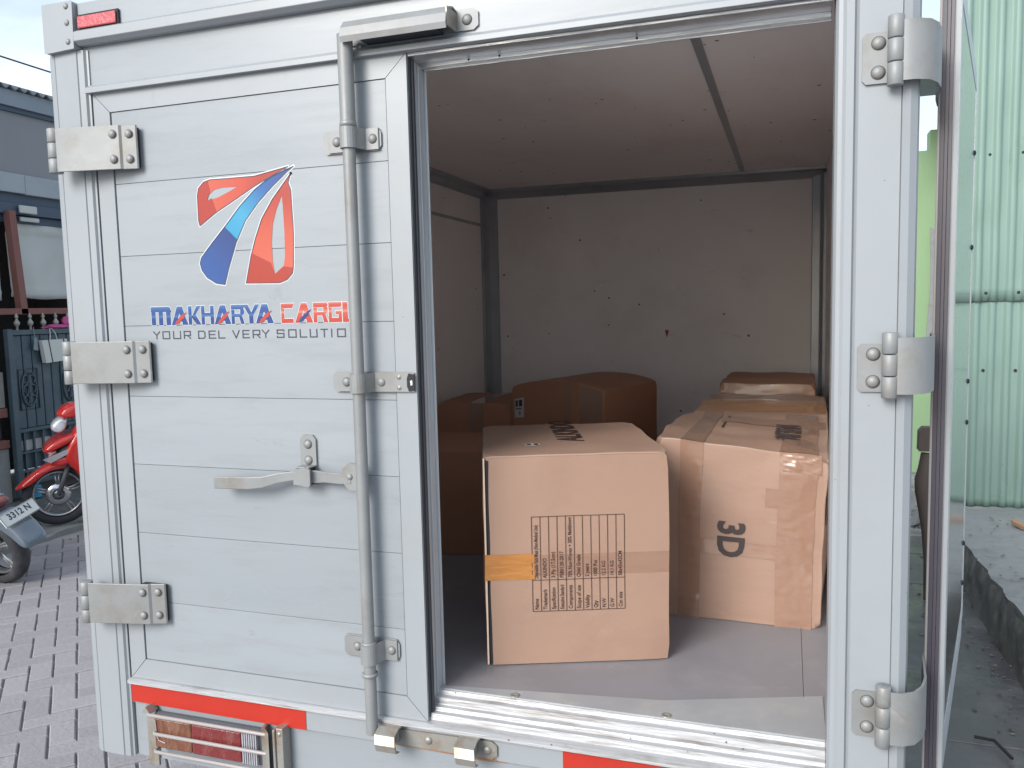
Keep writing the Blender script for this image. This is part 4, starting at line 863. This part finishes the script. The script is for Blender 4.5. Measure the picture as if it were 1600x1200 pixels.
# left hinges
def left_hinge(zt):
    zb = zt - .0885
    kx, ky = -1.450, -.047
    prof = ((kx + .010, -.0545), (kx + .020, -.0535), (-1.320, -.0330), (-1.300, -.0285), (-1.296, -.0240), (-1.268, -.0165), (-1.2655, -.0130), (-1.297, -.0190), (-1.303, -.0245), (-1.322, -.0290), (kx + .020, -.0500), (kx + .010, -.0510))
    n = len(prof)
    h = T('hinge', MB().add([(x, y, z) for z in (zb, zt) for x, y in prof], [(i, (i + 1) % n, n + (i + 1) % n, n + i) for i in range(n)] + [(n * k + i, n * k + i + 1, n * k + n - 2 - i, n * k + n - 1 - i) for k in (0, 1) for i in range(n // 2 - 1)]), 'steel', bevel=.0012)
    for a, b_ in ((zb - .001, zb + .028), (zb + .0295, zb + .060), (zb + .0615, zt + .001)):
        Sub('knuckle', MB().lathe([(.001, 0), (.0125, 0), (.0135, .001), (.0135, b_ - a - .001), (.0125, b_ - a), (.001, b_ - a)], (kx, ky, a), (0, 0, 1), 18), 'steel', h)
    Sub('side_leaf', MB().prism([(kx - .003, -.042), (kx + .003, -.040), (-1.478, -.0115), (-1.486, -.0115)], zb + .031, zb + .059, 'Z'), 'steel', h)
    Sub('spacer', MB().box(-1.328, -1.270, -.0165, -.004, zb + .004, zt - .004), 'dark', h)
    for x, y in ((-1.3135, -.0320), (-1.2825, -.0207)):
        for z in (zt - .018, zb + .020): rivet(h, x, y, z, .0080)
    return h
for zt in (1.8915, 1.4500, .9270): left_hinge(zt)
# right hinges
def right_hinge(zt):
    zb = zt - .101
    kx, ky = .148, -.027
    h = T('hinge', MB().prism([(.103, zb + .014), (.108, zb + .008), (.150, zb + .008), (.150, zt - .018), (.108, zt - .018), (.103, zt - .024)], -.0155, -.0115, 'Y'), 'steel', bevel=.001)
    for a, b_ in ((zb, zb + .033), (zb + .0345, zb + .067), (zb + .0685, zt)):
        Sub('knuckle', MB().lathe([(.001, 0), (.0105, 0), (.0115, .001), (.0115, b_ - a - .001), (.0105, b_ - a), (.001, b_ - a)], (kx, ky, a), (0, 0, 1), 18), 'steel', h)
    E_ = (.2285, .126)
    pts = [(kx + .008, ky - .005), (.176, -.0315), (.196, -.020), (.210, .004), (.220, .040), E_, (E_[0] + .01, E_[1] + .05)]
    pts = pts + [(x - .0035, y + .0015) for x, y in pts[::-1]]; q_ = len(pts)
    Sub('strap', MB().add([(x, y, z) for z in (zb + .006, zt - .008) for x, y in pts], [(i, (i + 1) % q_, q_ + (i + 1) % q_, q_ + i) for i in range(q_)] + [(q_ * k + i, q_ * k + i + 1, q_ * k + q_ - 2 - i, q_ * k + q_ - 1 - i) for k in (0, 1) for i in range(q_ // 2 - 1)]), 'steel', h, weld=True, smooth=True).data.set_sharp_from_angle(angle=R_(50))
    for z in (zt - .034, zb + .024): rivet(h, .1255, -.0155, z, .0092)
    return h
for zt in (1.918, 1.4505, .889): right_hinge(zt)
# open right door leaf (swung back)
dd = Vector((.216, .976, 0)).normalized(); dn = Vector((dd.y, -dd.x, 0))
O_ = Vector((.2295, .128, 0))
def leaf(u0, u1, v0, v1, z0, z1, mb=None):     # u along leaf, v through thickness
    mb = mb or MB(); P8 = []
    for z in (z0, z1):
        for u, v in ((u0, v0), (u1, v0), (u1, v1), (u0, v1)):
            p = O_ + dd * u + dn * v; P8.append((p.x, p.y, z))
    return mb.add(P8, [(0, 1, 2, 3), (7, 6, 5, 4), (0, 4, 5, 1), (1, 5, 6, 2), (2, 6, 7, 3), (3, 7, 4, 0)])
od = T('rear_door', leaf(.004, .764, .004, .026, .665, 2.02), 'frame')
Sub('door_gasket', leaf(-.004, .0035, .0035, .010, .665, 2.02, leaf(-.007, .0035, .0110, .0155, .665, 2.02, leaf(-.004, .0035, .0165, .021, .665, 2.02))), 'rubber_purple', od)
Sub('door_edge', leaf(-.001, .0035, .0005, .0030, .663, 2.022), 'white_rod', od)
Sub('door_edge', leaf(-.002, .0035, .0240, .0300, .663, 2.022), 'frame', od)
Sub('door_skin', leaf(.004, .7655, -.001, .0035, .663, 2.022), 'panel', od)
Sub('inner_panel', leaf(.036, .730, .0263, .0290, .735, 1.985), 'door_inner', od)
Sub('inner_frame', leaf(.004, .0355, .0263, .0305, .663, 2.022, leaf(.7305, .7665, .0263, .0300, .700, 1.985, leaf(.0356, .7304, .0263, .0298, .663, .7345, leaf(.0356, .7304, .0263, .0298, 1.9855, 2.022)))), 'alu_v', od)
for z in (.80, .90, 1.20, 1.30, 1.62, 1.84):
    p = O_ + dd * .715 + dn * .0292; rivet(od, p.x, p.y, z, .006, tuple(dn), 'dark', 'bolt')
# lock rod with its brackets
rod = T('lock_rod', MB().tube([(-.768, -.033, 1.848), (-.768, -.033, 2.002)], .0142, 18).tube([(-.768, -.033, 2.001), (-.768, -.033, 2.010)], .008, 12).lathe([(.0128, 0), (.0155, .001), (.0155, .008), (.014, .010)], (-.768, -.033, 1.838), (0, 0, 1), 18)
        .tube([(-.768, -.033, .676), (-.768, -.033, 1.85)], .0118, 18).lathe([(.012, 0), (.0155, .001), (.0155, .007), (.0125, .008)], (-.768, -.033, .792), (0, 0, 1), 18).lathe([(.012, 0), (.0150, .001), (.0150, .005), (.0125, .006)], (-.768, -.033, .856), (0, 0, 1), 18), 'steel')
def rod_bracket(zc, hh=.019, ext=0):
    n = 10; pts = []
    for i in range(n + 1):
        a = math.pi * i / n; pts.append((-.768 - .0165 * math.cos(a), -.033 - .0165 * math.sin(a)))
    outer = [(-.825, -.0085), (-.790, -.0085)] + [(-.7845, -.030)] + pts[1:-1] + [(-.7515, -.030), (-.745, -.0095)] + ([(-.720, -.0085)] if not ext else [(-.664, -.0085)])
    inner = [(x, y + .0032) for x, y in outer]
    inner = []
    for i, (x, y) in enumerate(outer):
        if 3 <= i < 3 + len(pts) - 2:
            dx, dy = x + .768, y + .033; r = math.hypot(dx, dy); inner.append((-.768 + dx / r * .0135, -.033 + dy / r * .0135))
        elif i in (2,): inner.append((x + .003, y))
        elif i == 3 + len(pts) - 2: inner.append((x - .003, y))
        else: inner.append((x, y + .003))
    b = MB(); m_ = len(outer)
    lo, hi = zc - hh, zc + hh
    loop = outer + inner[::-1]
    k = len(loop)
    b.add([(x, y, z) for z in (lo, hi) for x, y in loop], [(i, (i + 1) % k, k + (i + 1) % k, k + i) for i in range(k)])
    b.add([(x, y, z) for z in (lo, hi) for x, y in loop], [(i, i + 1, k - 2 - i, k - 1 - i) for i in range(m_ - 1)] + [(k + k - 1 - i, k + k - 2 - i, k + i + 1, k + i) for i in range(m_ - 1)])
    o = T('rod_bracket', b, 'steel', bevel=.0008, seg=1)
    rivet(o, -.807, -.0085, zc, .0080); rivet(o, -.732, -.0088, zc, .0080)
    back = MB().prism([(-.838, zc - hh * .7), (-.832, zc - hh * 1.1), (-.722 + (.05 if ext else 0), zc - hh * 1.1), (-.716 + (.05 if ext else 0), zc - hh * .6), (-.716 + (.05 if ext else 0), zc + hh * .6), (-.722 + (.05 if ext else 0), zc + hh * 1.1), (-.832, zc + hh * 1.1), (-.838, zc + hh * .7)], -.0052, -.0037, 'Y')
    Sub('back_plate', back, 'steel', o, bevel=.0005, seg=1)
    if ext:
        for z in (zc + .010, zc - .010): rivet(o, -.695, -.0085, z, .0045, mt='steel_dirty')
        Sub('end_cap', MB().prism([(-.6745, zc - .017), (-.663, zc - .015), (-.663, zc + .015), (-.6745, zc + .017), (-.678, zc + .008), (-.678, zc - .008)], -.0105, -.0087, 'Y'), 'dark', o)
        Sub('slot', MB().prism([(-.670, zc - .006), (-.666, zc - .004), (-.667, zc + .005), (-.671, zc + .003)], -.0115, -.0106, 'Y'), 'alu', o)
    return o
rod_bracket(1.8185); rod_bracket(1.366, .018, 1); rod_bracket(.838, .020)
# top keeper cover
kb = MB(); n = 10; loop = [(-.004, 2.026), (-.020, 2.028), (-.040, 2.022), (-.052, 2.008), (-.056, 1.992), (-.0535, 1.982), (-.0505, 1.984), (-.052, 1.993), (-.048, 2.006), (-.038, 2.018), (-.020, 2.0245), (-.004, 2.0225)]
k = len(loop)
kb.add([(x, y, z) for x in (-.766, -.560) for y, z in loop], [(i, (i + 1) % k, k + (i + 1) % k, k + i) for i in range(k)] + [(i, i + 1, k - 2 - i, k - 1 - i) for i in range(k // 2 - 1)] + [(k + k - 1 - i, k + k - 2 - i, k + i + 1, k + i) for i in range(k // 2 - 1)], 0)
kc = T('rod_keeper', kb, 'steel')
Sub('keeper_plate', MB().prism([(-.775, 1.990), (-.528, 1.990), (-.519, 1.997), (-.519, 2.020), (-.528, 2.027), (-.775, 2.027)], -.0042, -.001, 'Y'), 'steel', kc, bevel=.0006)
Sub('keeper_end', MB().box(-.562, -.559, -.050, -.0045, 1.988, 2.020), 'steel_dirty', kc)
Sub('keeper_shade', MB().box(-.735, -.585, -.036, -.0045, 1.9875, 1.990), 'rubber', kc)  # dark strip standing in for the shade inside the cover's open underside
rivet(kc, -.540, -.0042, 2.008, .0085); rivet(kc, -.748, -.0165, 1.984, .005)
# latch handle
hb = MB()
def bar(pts, hh, th, mbx):                 # flat upright bar following (x,y,z) points
    vs = []; k = len(pts)
    for (x, y, z), h_ in zip(pts, hh):
        vs += [(x, y - th / 2, z - h_), (x, y - th / 2, z + h_), (x, y + th / 2, z + h_), (x, y + th / 2, z - h_)]
    fs = [(i * 4 + j, i * 4 + (j + 1) % 4, (i + 1) * 4 + (j + 1) % 4, (i + 1) * 4 + j) for i in range(k - 1) for j in range(4)] + [(3, 2, 1, 0), (k * 4 - 4, k * 4 - 3, k * 4 - 2, k * 4 - 1)]
    return mbx.add(vs, fs)
bar([(-1.103, -.040, 1.162), (-1.02, -.040, 1.164), (-.99, -.038, 1.167), (-.955, -.032, 1.176), (-.925, -.030, 1.181), (-.895, -.030, 1.181)], [.0125, .0125, .0115, .010, .0095, .0095], .005, hb)
hn = T('latch_handle', hb, 'steel', bevel=.0016)
Sub('handle_link', bar([(-.893, -.026, 1.180), (-.875, -.022, 1.180), (-.855, -.026, 1.181), (-.815, -.033, 1.181), (-.79, -.036, 1.183)], [.0125, .0125, .0105, .0105, .010], .005, MB()), 'steel', hn, bevel=.0012)
Sub('handle_cam', MB().prism([(-.805, 1.170), (-.812, 1.186), (-.808, 1.202), (-.794, 1.213), (-.775, 1.212), (-.768, 1.195), (-.768, 1.170), (-.780, 1.160), (-.796, 1.160)], -.037, -.031, 'Y'), 'steel', hn, bevel=.0012)
rivet(hn, -.793, -.037, 1.186, .0058)
Sub('handle_clip', MB().prism([(-.918, 1.166), (-.884, 1.162), (-.880, 1.166), (-.880, 1.196), (-.892, 1.200), (-.914, 1.196)], -.0385, -.0335, 'Y').box(-.915, -.884, -.034, -.006, 1.1975, 1.200).box(-.915, -.884, -.034, -.006, 1.1620, 1.1645), 'steel', hn, bevel=.001)
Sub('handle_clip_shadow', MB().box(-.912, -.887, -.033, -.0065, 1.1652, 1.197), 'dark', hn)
hpz = Sub('mounting_plate', MB().prism([(-.9195, 1.16), (-.884, 1.16), (-.884, 1.251), (-.891, 1.260), (-.912, 1.260), (-.9195, 1.251)], -.006, -.001, 'Y'), 'steel', hn, bevel=.001)
rivet(hn, -.9015, -.006, 1.241, .0082); rivet(hn, -.9015, -.006, 1.209, .0082)
# bottom keeper with two catches
lk = T('rod_keeper', MB().prism([(-.765, .647), (-.527, .647), (-.517, .655), (-.517, .674), (-.527, .682), (-.765, .678)], -.0092, -.0045, 'Y'), 'steel_dirty', bevel=.001)
for xa, xb in ((-.755, -.712), (-.588, -.548)):
    lp = [(-.0095, .690), (-.030, .692), (-.050, .684), (-.058, .668), (-.052, .652), (-.038, .647), (-.0385, .6505), (-.049, .655), (-.054, .668), (-.047, .681), (-.030, .688), (-.0095, .686)]
    b = MB(); k = len(lp)
    b.add([(x + (0 if z > .67 else .004), y, z) for x in (xa, xb) for y, z in lp], [(i, (i + 1) % k, k + (i + 1) % k, k + i) for i in range(k)] + [(i, i + 1, k - 2 - i, k - 1 - i) for i in range(k // 2 - 1)] + [(k + k - 1 - i, k + k - 2 - i, k + i + 1, k + i) for i in range(k // 2 - 1)])
    Sub('catch', b, 'steel_dirty', lk)
    Sub('catch_block', MB().box(xa + .006, xb - .008, -.020, -.0095, .655, .684), 'steel_dirty', lk, bevel=.002)
rivet(lk, -.659, -.0092, .665, .0080, mt='steel_dirty'); rivet(lk, -.537, -.0092, .664, .0085, mt='steel_dirty')
T('rust_streak', MB().prism([(-.70, .642), (-.60, .641), (-.52, .6415), (-.50, .637), (-.56, .634), (-.63, .637), (-.70, .638)], .0025, .0036, 'Y').prism([(-.74, .6425), (-.52, .6425), (-.52, .646), (-.74, .646)], -.0048, -.0042, 'Y'), 'rust')

# ------------------------------------------------------------------ cartons
def carton(name, label, P0, ang, w_, d_, h_, mt, bulge=(.006, .006, .006), seed=1, crush=.004, lean=(0, 0), group='cardboard boxes loaded in the truck', arch=0, base=.742, n=26, tilt=0, dent=.004):
    """local frame: x along the front, y into the truck, z up; surf() gives a point of a face"""
    root = empty(name, (P0[0], P0[1], base), ang)
    tag(root, label, 'cardboard box', group)
    def warp(x, y, z):
        u, v, t = x / w_, y / d_, z / h_
        bx = 4 * v * (1 - v) * 4 * t * (1 - t); by = 4 * u * (1 - u) * 4 * t * (1 - t); bz = 4 * u * (1 - u) * 4 * v * (1 - v)
        nx = (u - .5) * 2; ny_ = (v - .5) * 2; nz_ = (t - .5) * 2
        q = Vector((x, y, z))
        q.x += bulge[0] * bx * nx; q.y += bulge[1] * by * ny_; q.z += bulge[2] * bz * max(0, nz_) + arch * 4 * u * (1 - u) * max(0, nz_)
        q.z += tilt * u * t * (1 - v)
        dn_ = noise.noise(Vector((x * 5 + seed * 3, y * 5, z * 5 + seed))) * dent * min(1, t * 3)
        q.x += dn_ * nx; q.y += dn_ * ny_
        k = noise.noise(Vector((x * 9 + seed * 7, y * 9, z * 9))) * crush
        q.x += k * nx * .7; q.y += k * ny_ * .7; q.z += (k * .8 + crush * .0) * max(0, nz_)
        cr_ = abs(nx) ** 22 * abs(ny_) ** 22 * abs(nz_) ** 22
        q.x -= nx * cr_ * crush * 1.6; q.y -= ny_ * cr_ * crush * 1.6; q.z -= max(0, nz_) * cr_ * crush * 1.8
        q.x += lean[0] * t * t; q.y += lean[1] * t
        return q
    def surf(face, a, b, off=0.):
        if face == 'F': p = warp(a, 0, b); return p + Vector((0, -off, 0))
        if face == 'T': p = warp(a, b, h_); return p + Vector((0, 0, off))
        if face == 'R': p = warp(w_, a, b); return p + Vector((off, 0, 0))
        if face == 'L': p = warp(0, a, b); return p + Vector((-off, 0, 0))
        if face == 'B': p = warp(a, d_, b); return p + Vector((0, off, 0))
        p = warp(a, b, 0); return p
    bb = MB()
    for face, A, B in (('F', w_, h_), ('T', w_, d_), ('R', d_, h_), ('L', d_, h_), ('B', w_, h_), ('U', w_, d_)):
        vs = [surf(face, A * i / n, B * j / n) for i in range(n + 1) for j in range(n + 1)]
        bb.add(vs, [(i * (n + 1) + j, (i + 1) * (n + 1) + j, (i + 1) * (n + 1) + j + 1, i * (n + 1) + j + 1) for i in range(n) for j in range(n)], 0, True)
    o = bb.build('box_body', mt, root, weld=True, bevel=.0028)
    o.modifiers['bevel'].angle_limit = R_(50); o.modifiers['bevel'].harden_normals = True; o.data.set_sharp_from_angle(angle=R_(45))
    def strip(nm, face, a0, a1, b0, b1, mt_, off=.0007, na=12, nb=12, wr=.0005, sd=0, edge=.0):
        s = MB(); vs = []
        for i in range(na + 1):
            for j in range(nb + 1):
                a = a0 + (a1 - a0) * i / na; b_ = b0 + (b1 - b0) * j / nb
                if edge: a += noise.noise(Vector((b_ * 30, sd, 1))) * edge * (1 if i in (0, na) else 0)
                k = noise.noise(Vector((a * 14 + sd, b_ * 75 + a * 9, sd))) * wr * 1.2 + noise.noise(Vector((a * 60 + sd, b_ * 60, sd))) * wr * .4
                vs.append(surf(face, a, b_, off + abs(k)))
        s.add(vs, [(i * (nb + 1) + j, (i + 1) * (nb + 1) + j, (i + 1) * (nb + 1) + j + 1, i * (nb + 1) + j + 1) for i in range(na) for j in range(nb)], 0, True)
        so = s.build(nm, mt_, root)
        if mt_ == 'tape_clear': return so
        t_ = so.modifiers.new('t', 'SOLIDIFY'); t_.thickness = .0004; t_.offset = 0; q = so.modifiers.new('split', 'EDGE_SPLIT'); q.split_angle = R_(40); return so
    return root, surf, strip
def text_on(root, surf, face, txt, size, a, b, rot, mt, nm='lettering', bold=0., off=.0012, sx=1., align='LEFT', space=1.):
    vs, fs = text_mesh(txt, size, bold, align, space); c, s = math.cos(rot), math.sin(rot); t = MB(); t.flat = True
    t.add([surf(face, a + (x * sx * c - y * s), b + (x * sx * s + y * c), off) for x, y, z in vs], fs)
    return t.build(nm, mt, root)

# front box
W1, D1, H1 = .392, .445, .452
r1, sf1, st1 = carton('cardboard_box', 'tan cardboard box with a printed table on its front, nearest the door', (-.604, .180), R_(20.4), W1, D1, H1, 'card', (.002, .001, .001), 1, .003, dent=.0018)
# front flap proud of the body, open at its left edge
fl = MB(); nx = 14
vs = [sf1('F', .012 + (W1 - .0135) * i / nx, .003 + (H1 - .006) * j / nx, .0048) for i in range(nx + 1) for j in range(nx + 1)]
fl.add(vs, [(i * (nx + 1) + j, (i + 1) * (nx + 1) + j, (i + 1) * (nx + 1) + j + 1, i * (nx + 1) + j + 1) for i in range(nx) for j in range(nx)], 0, True)
o = fl.build('front_flap', 'card_flap', r1); q = o.modifiers.new('t', 'SOLIDIFY'); q.thickness = .0035; q.offset = 0; q = o.modifiers.new('split', 'EDGE_SPLIT'); q.split_angle = R_(40)
o = MB().box(.001, .0045, -.0062, .002, .004, H1 - .004).build('raw_edge', 'card_edge', r1)
o = MB().box(.0048, .0120, -.0015, .001, .004, H1 - .010).build('open_gap', 'dark', r1)
st1('orange_tape', 'F', .0005, .105, .188, .243, 'tape_orange', .0072, wr=.0012, sd=3)
st1('orange_tape', 'L', .0, .10, .186, .243, 'tape_orange', .0012, wr=.0010, sd=5)
st1('clear_tape', 'F', .106, W1 - .002, .194, .240, 'tape_clear', .0066, wr=.0006, sd=7)
# table: 11 columns, read bottom to top
tb = MB(); ta0, ta1, tb0, tb1, tbm = .100, .296, .118, .322, .186
lw = .00065
def seg(a0, b0, a1, b1):
    k = 8; v = []
    for i in range(k + 1):
        t = i / k; a = a0 + (a1 - a0) * t; b_ = b0 + (b1 - b0) * t
        if abs(a1 - a0) > abs(b1 - b0): v += [sf1('F', a, b_ - lw, .0078), sf1('F', a, b_ + lw, .0078)]
        else: v += [sf1('F', a - lw, b_, .0079), sf1('F', a + lw, b_, .0079)]
    tb.add(v, [(2 * i, 2 * i + 2, 2 * i + 3, 2 * i + 1) for i in range(k)])
for i in range(12): seg(ta0 + (ta1 - ta0) * i / 11, tb0, ta0 + (ta1 - ta0) * i / 11, tb1)
for b_ in (tb0, tbm, tb1): seg(ta0, b_, ta1, b_)
tb.flat = True; tb.build('printed_table', 'print', r1)
rows = [('Name', 'Disposable Face Mask (Non-Medical Use)'), ('Trademark', 'ALKINDO'), ('Specification', '3 Ply (17.5cm)'), ('Executive Standard', 'FSB0120-2017'), ('Components', '70% Non-Woven + 30% Meltblown'),
        ('Scope of use', 'Child Grade'), ('Validity', '2 years'), ('Qty', '1000 Pcs'), ('N.W', '12.2 KG'), ('G.W', '14.1 KG'), ('Ctn size', '58x45x42CM')]
cw = (ta1 - ta0) / 11
for i, (a_, b_) in enumerate(rows):
    xb = ta0 + cw * (i + .68)
    sx1 = min(.85, .062 / (len(a_) * .0058)); sx2 = min(.85, .130 / (len(b_) * .0058))
    text_on(r1, sf1, 'F', a_, .0115, xb, tb0 + .004, math.pi / 2, 'print', 'printed_text', .00015, .0080, sx1)
    text_on(r1, sf1, 'F', b_, .0115, xb, tbm + .004, math.pi / 2, 'print', 'printed_text', .00015, .0080, sx2)
text_on(r1, sf1, 'T', 'ALKINDO', .085, .232, .158, math.pi / 2, 'print', 'lettering', .002, .0012, .86)
o = MB(); o.flat = True
o.add([sf1('T', .112 + .018 * math.cos(a), .120 + .018 * math.sin(a), .001) for a in [i * .524 for i in range(12)]], [tuple(range(12))]); o.build('sticker', 'label', r1)
o = MB(); o.flat = True
o.add([sf1('T', .104 + .006 * math.cos(a), .120 + .010 * math.sin(a), .0016) for a in [i * .785 for i in range(8)]], [tuple(range(8))])
o.add([sf1('T', .120 + .006 * math.cos(a), .120 + .010 * math.sin(a), .0016) for a in [i * .785 for i in range(8)]], [tuple(range(8))]); o.build('sticker_mark', 'ink', r1)

# second box "3D"
W2, D2, H2 = .394, .455, .441
r2_, sf2, st2 = carton('cardboard_box', 'taped cardboard box marked 3D standing at the right wall', (-.316, .572), R_(-1.5), W2, D2, H2, 'card2', (.012, .004, .004), 2, .007, lean=(.012, .0), tilt=-.034)
st2('clear_tape', 'F', .065, .117, .0, H2, 'tape_clear', .001, 10, 60, .0020, 2)
st2('clear_tape', 'F', .290, .373, .0, H2, 'tape_clear', .001, 14, 60, .0026, 4)
st2('clear_tape', 'F', .117, .29, .168, .205, 'tape_clear', .0013, 24, 5, .0009, 6)
st2('clear_tape', 'F', .262, .368, .300, .345, 'tape_clear', .0016, 20, 6, .0009, 8)
st2('clear_tape', 'F', .298, .380, H2 - .05, H2 - .001, 'tape_clear', .0018, 30, 16, .0040, 9)
st2('clear_tape', 'T', .065, .117, .0, D2, 'tape_clear', .001, 6, 24, .0014, 12)
st2('clear_tape', 'T', .290, .373, .0, D2, 'tape_clear', .001, 6, 24, .0014, 14)
st2('clear_tape', 'T', .13, .39, .28, .36, 'tape_clear', .0013, 16, 6, .0009, 15)
st2('clear_tape', 'R', .02, .24, .26, .33, 'tape_clear', .001, 14, 6, .0014, 19)
text_on(r2_, sf2, 'F', '3D', .084, .160, .256, -math.pi / 2, 'ink', 'lettering', .0030, .0026, .88)
text_on(r2_, sf2, 'T', 'MUSLIM', .085, .272, .300, -math.pi / 2, 'ink', 'lettering', .002, .0035, .62)
o = MB(); [o.add([sf2('T', a0, b0, .0036), sf2('T', a1, b0, .0036), sf2('T', a1, b1, .0036), sf2('T', a0, b1, .0036)], [(0, 1, 2, 3)]) for a0, a1, b0, b1 in ((.137, .143, .19, .40),)]; o.flat = True; o.build('printed_rule', 'ink', r2_)
o = MB(); o.flat = True
for ca in (.278, .290): o.add([sf2('T', ca + .0045 * math.cos(a), .105 + .009 * math.sin(a), .0036) for a in [i * .785 for i in range(8)]], [tuple(range(8))])
o.build('printed_mark', 'ink', r2_)

# boxes behind
r3, sf3, st3 = carton('cardboard_box', 'cardboard box with an orange tape band, behind the box marked 3D', (-.268, 1.045), R_(-1), .376, .55, .437, 'card2', (.008, .004, .006), 3, .006)
st3('orange_tape', 'T', .0, .372, .06, .34, 'tape_orange', .001, 20, 8, .0012, 3)
st3('clear_tape', 'R', .02, .44, .20, .26, 'tape_clear', .001, 14, 6, .001, 5)
r4, sf4, st4 = carton('cardboard_box', 'taller cardboard box at the back beside the right wall', (-.234, 1.62), R_(-1), .325, .50, .474, 'card_dark', (.008, .004, .004), 4, .007)
st4('clear_tape', 'F', .0, .055, .20, .47, 'tape_clear', .001, 5, 20, .001, 5)
st4('clear_tape', 'F', .055, .320, .42, .472, 'tape_clear', .0016, 18, 6, .0016, 7)
r5, sf5, st5 = carton('cardboard_box', 'large reddish brown box with a bulging top and a paper label', (-.99, 1.52), R_(-17), .400, .42, .466, 'card_dark', (.003, .003, .0), 5, .0025, arch=.028, dent=.002)
st5('paper_label', 'F', .014, .056, .345, .415, 'label', .0012, 3, 4, .0003, 2)
tm = MB(); tm.flat = True
for (a0, a1, b0, b1) in ((.019, .029, .385, .408), (.034, .049, .385, .408), (.019, .045, .375, .379), (.035, .040, .353, .367)): tm.add([sf5('F', a0, b0, .0022), sf5('F', a1, b0, .0022), sf5('F', a1, b1, .0022), sf5('F', a0, b1, .0022)], [(0, 1, 2, 3)])
tm.build('label_print', 'ink', r5)
st5('clear_tape', 'F', .235, .262, .30, .460, 'tape_clear', .0012, 4, 14, .0026, 6)
st5('clear_tape', 'F', .300, .392, .28, .460, 'tape_clear', .0012, 5, 14, .0026, 7)
r6, sf6, st6 = carton('cardboard_box', 'brown cardboard box in the dark left rear corner', (-1.30, 1.52), R_(4), .335, .42, .395, 'card_dark', (.002, .002, .003), 6, .0025, dent=.002)
st6('clear_tape', 'T', .13, .19, .0, .42, 'tape_clear', .001, 4, 12, .001, 2)
st6('clear_tape', 'F', .13, .19, .25, .395, 'tape_clear', .001, 4, 8, .001, 2)
r7, sf7, st7 = carton('cardboard_box', 'shadowed brown box on the floor at the left of the table printed box', (-1.13, .87), R_(12), .40, .38, .325, 'card_dark', (.002, .002, .003), 7, .0025, dent=.002)
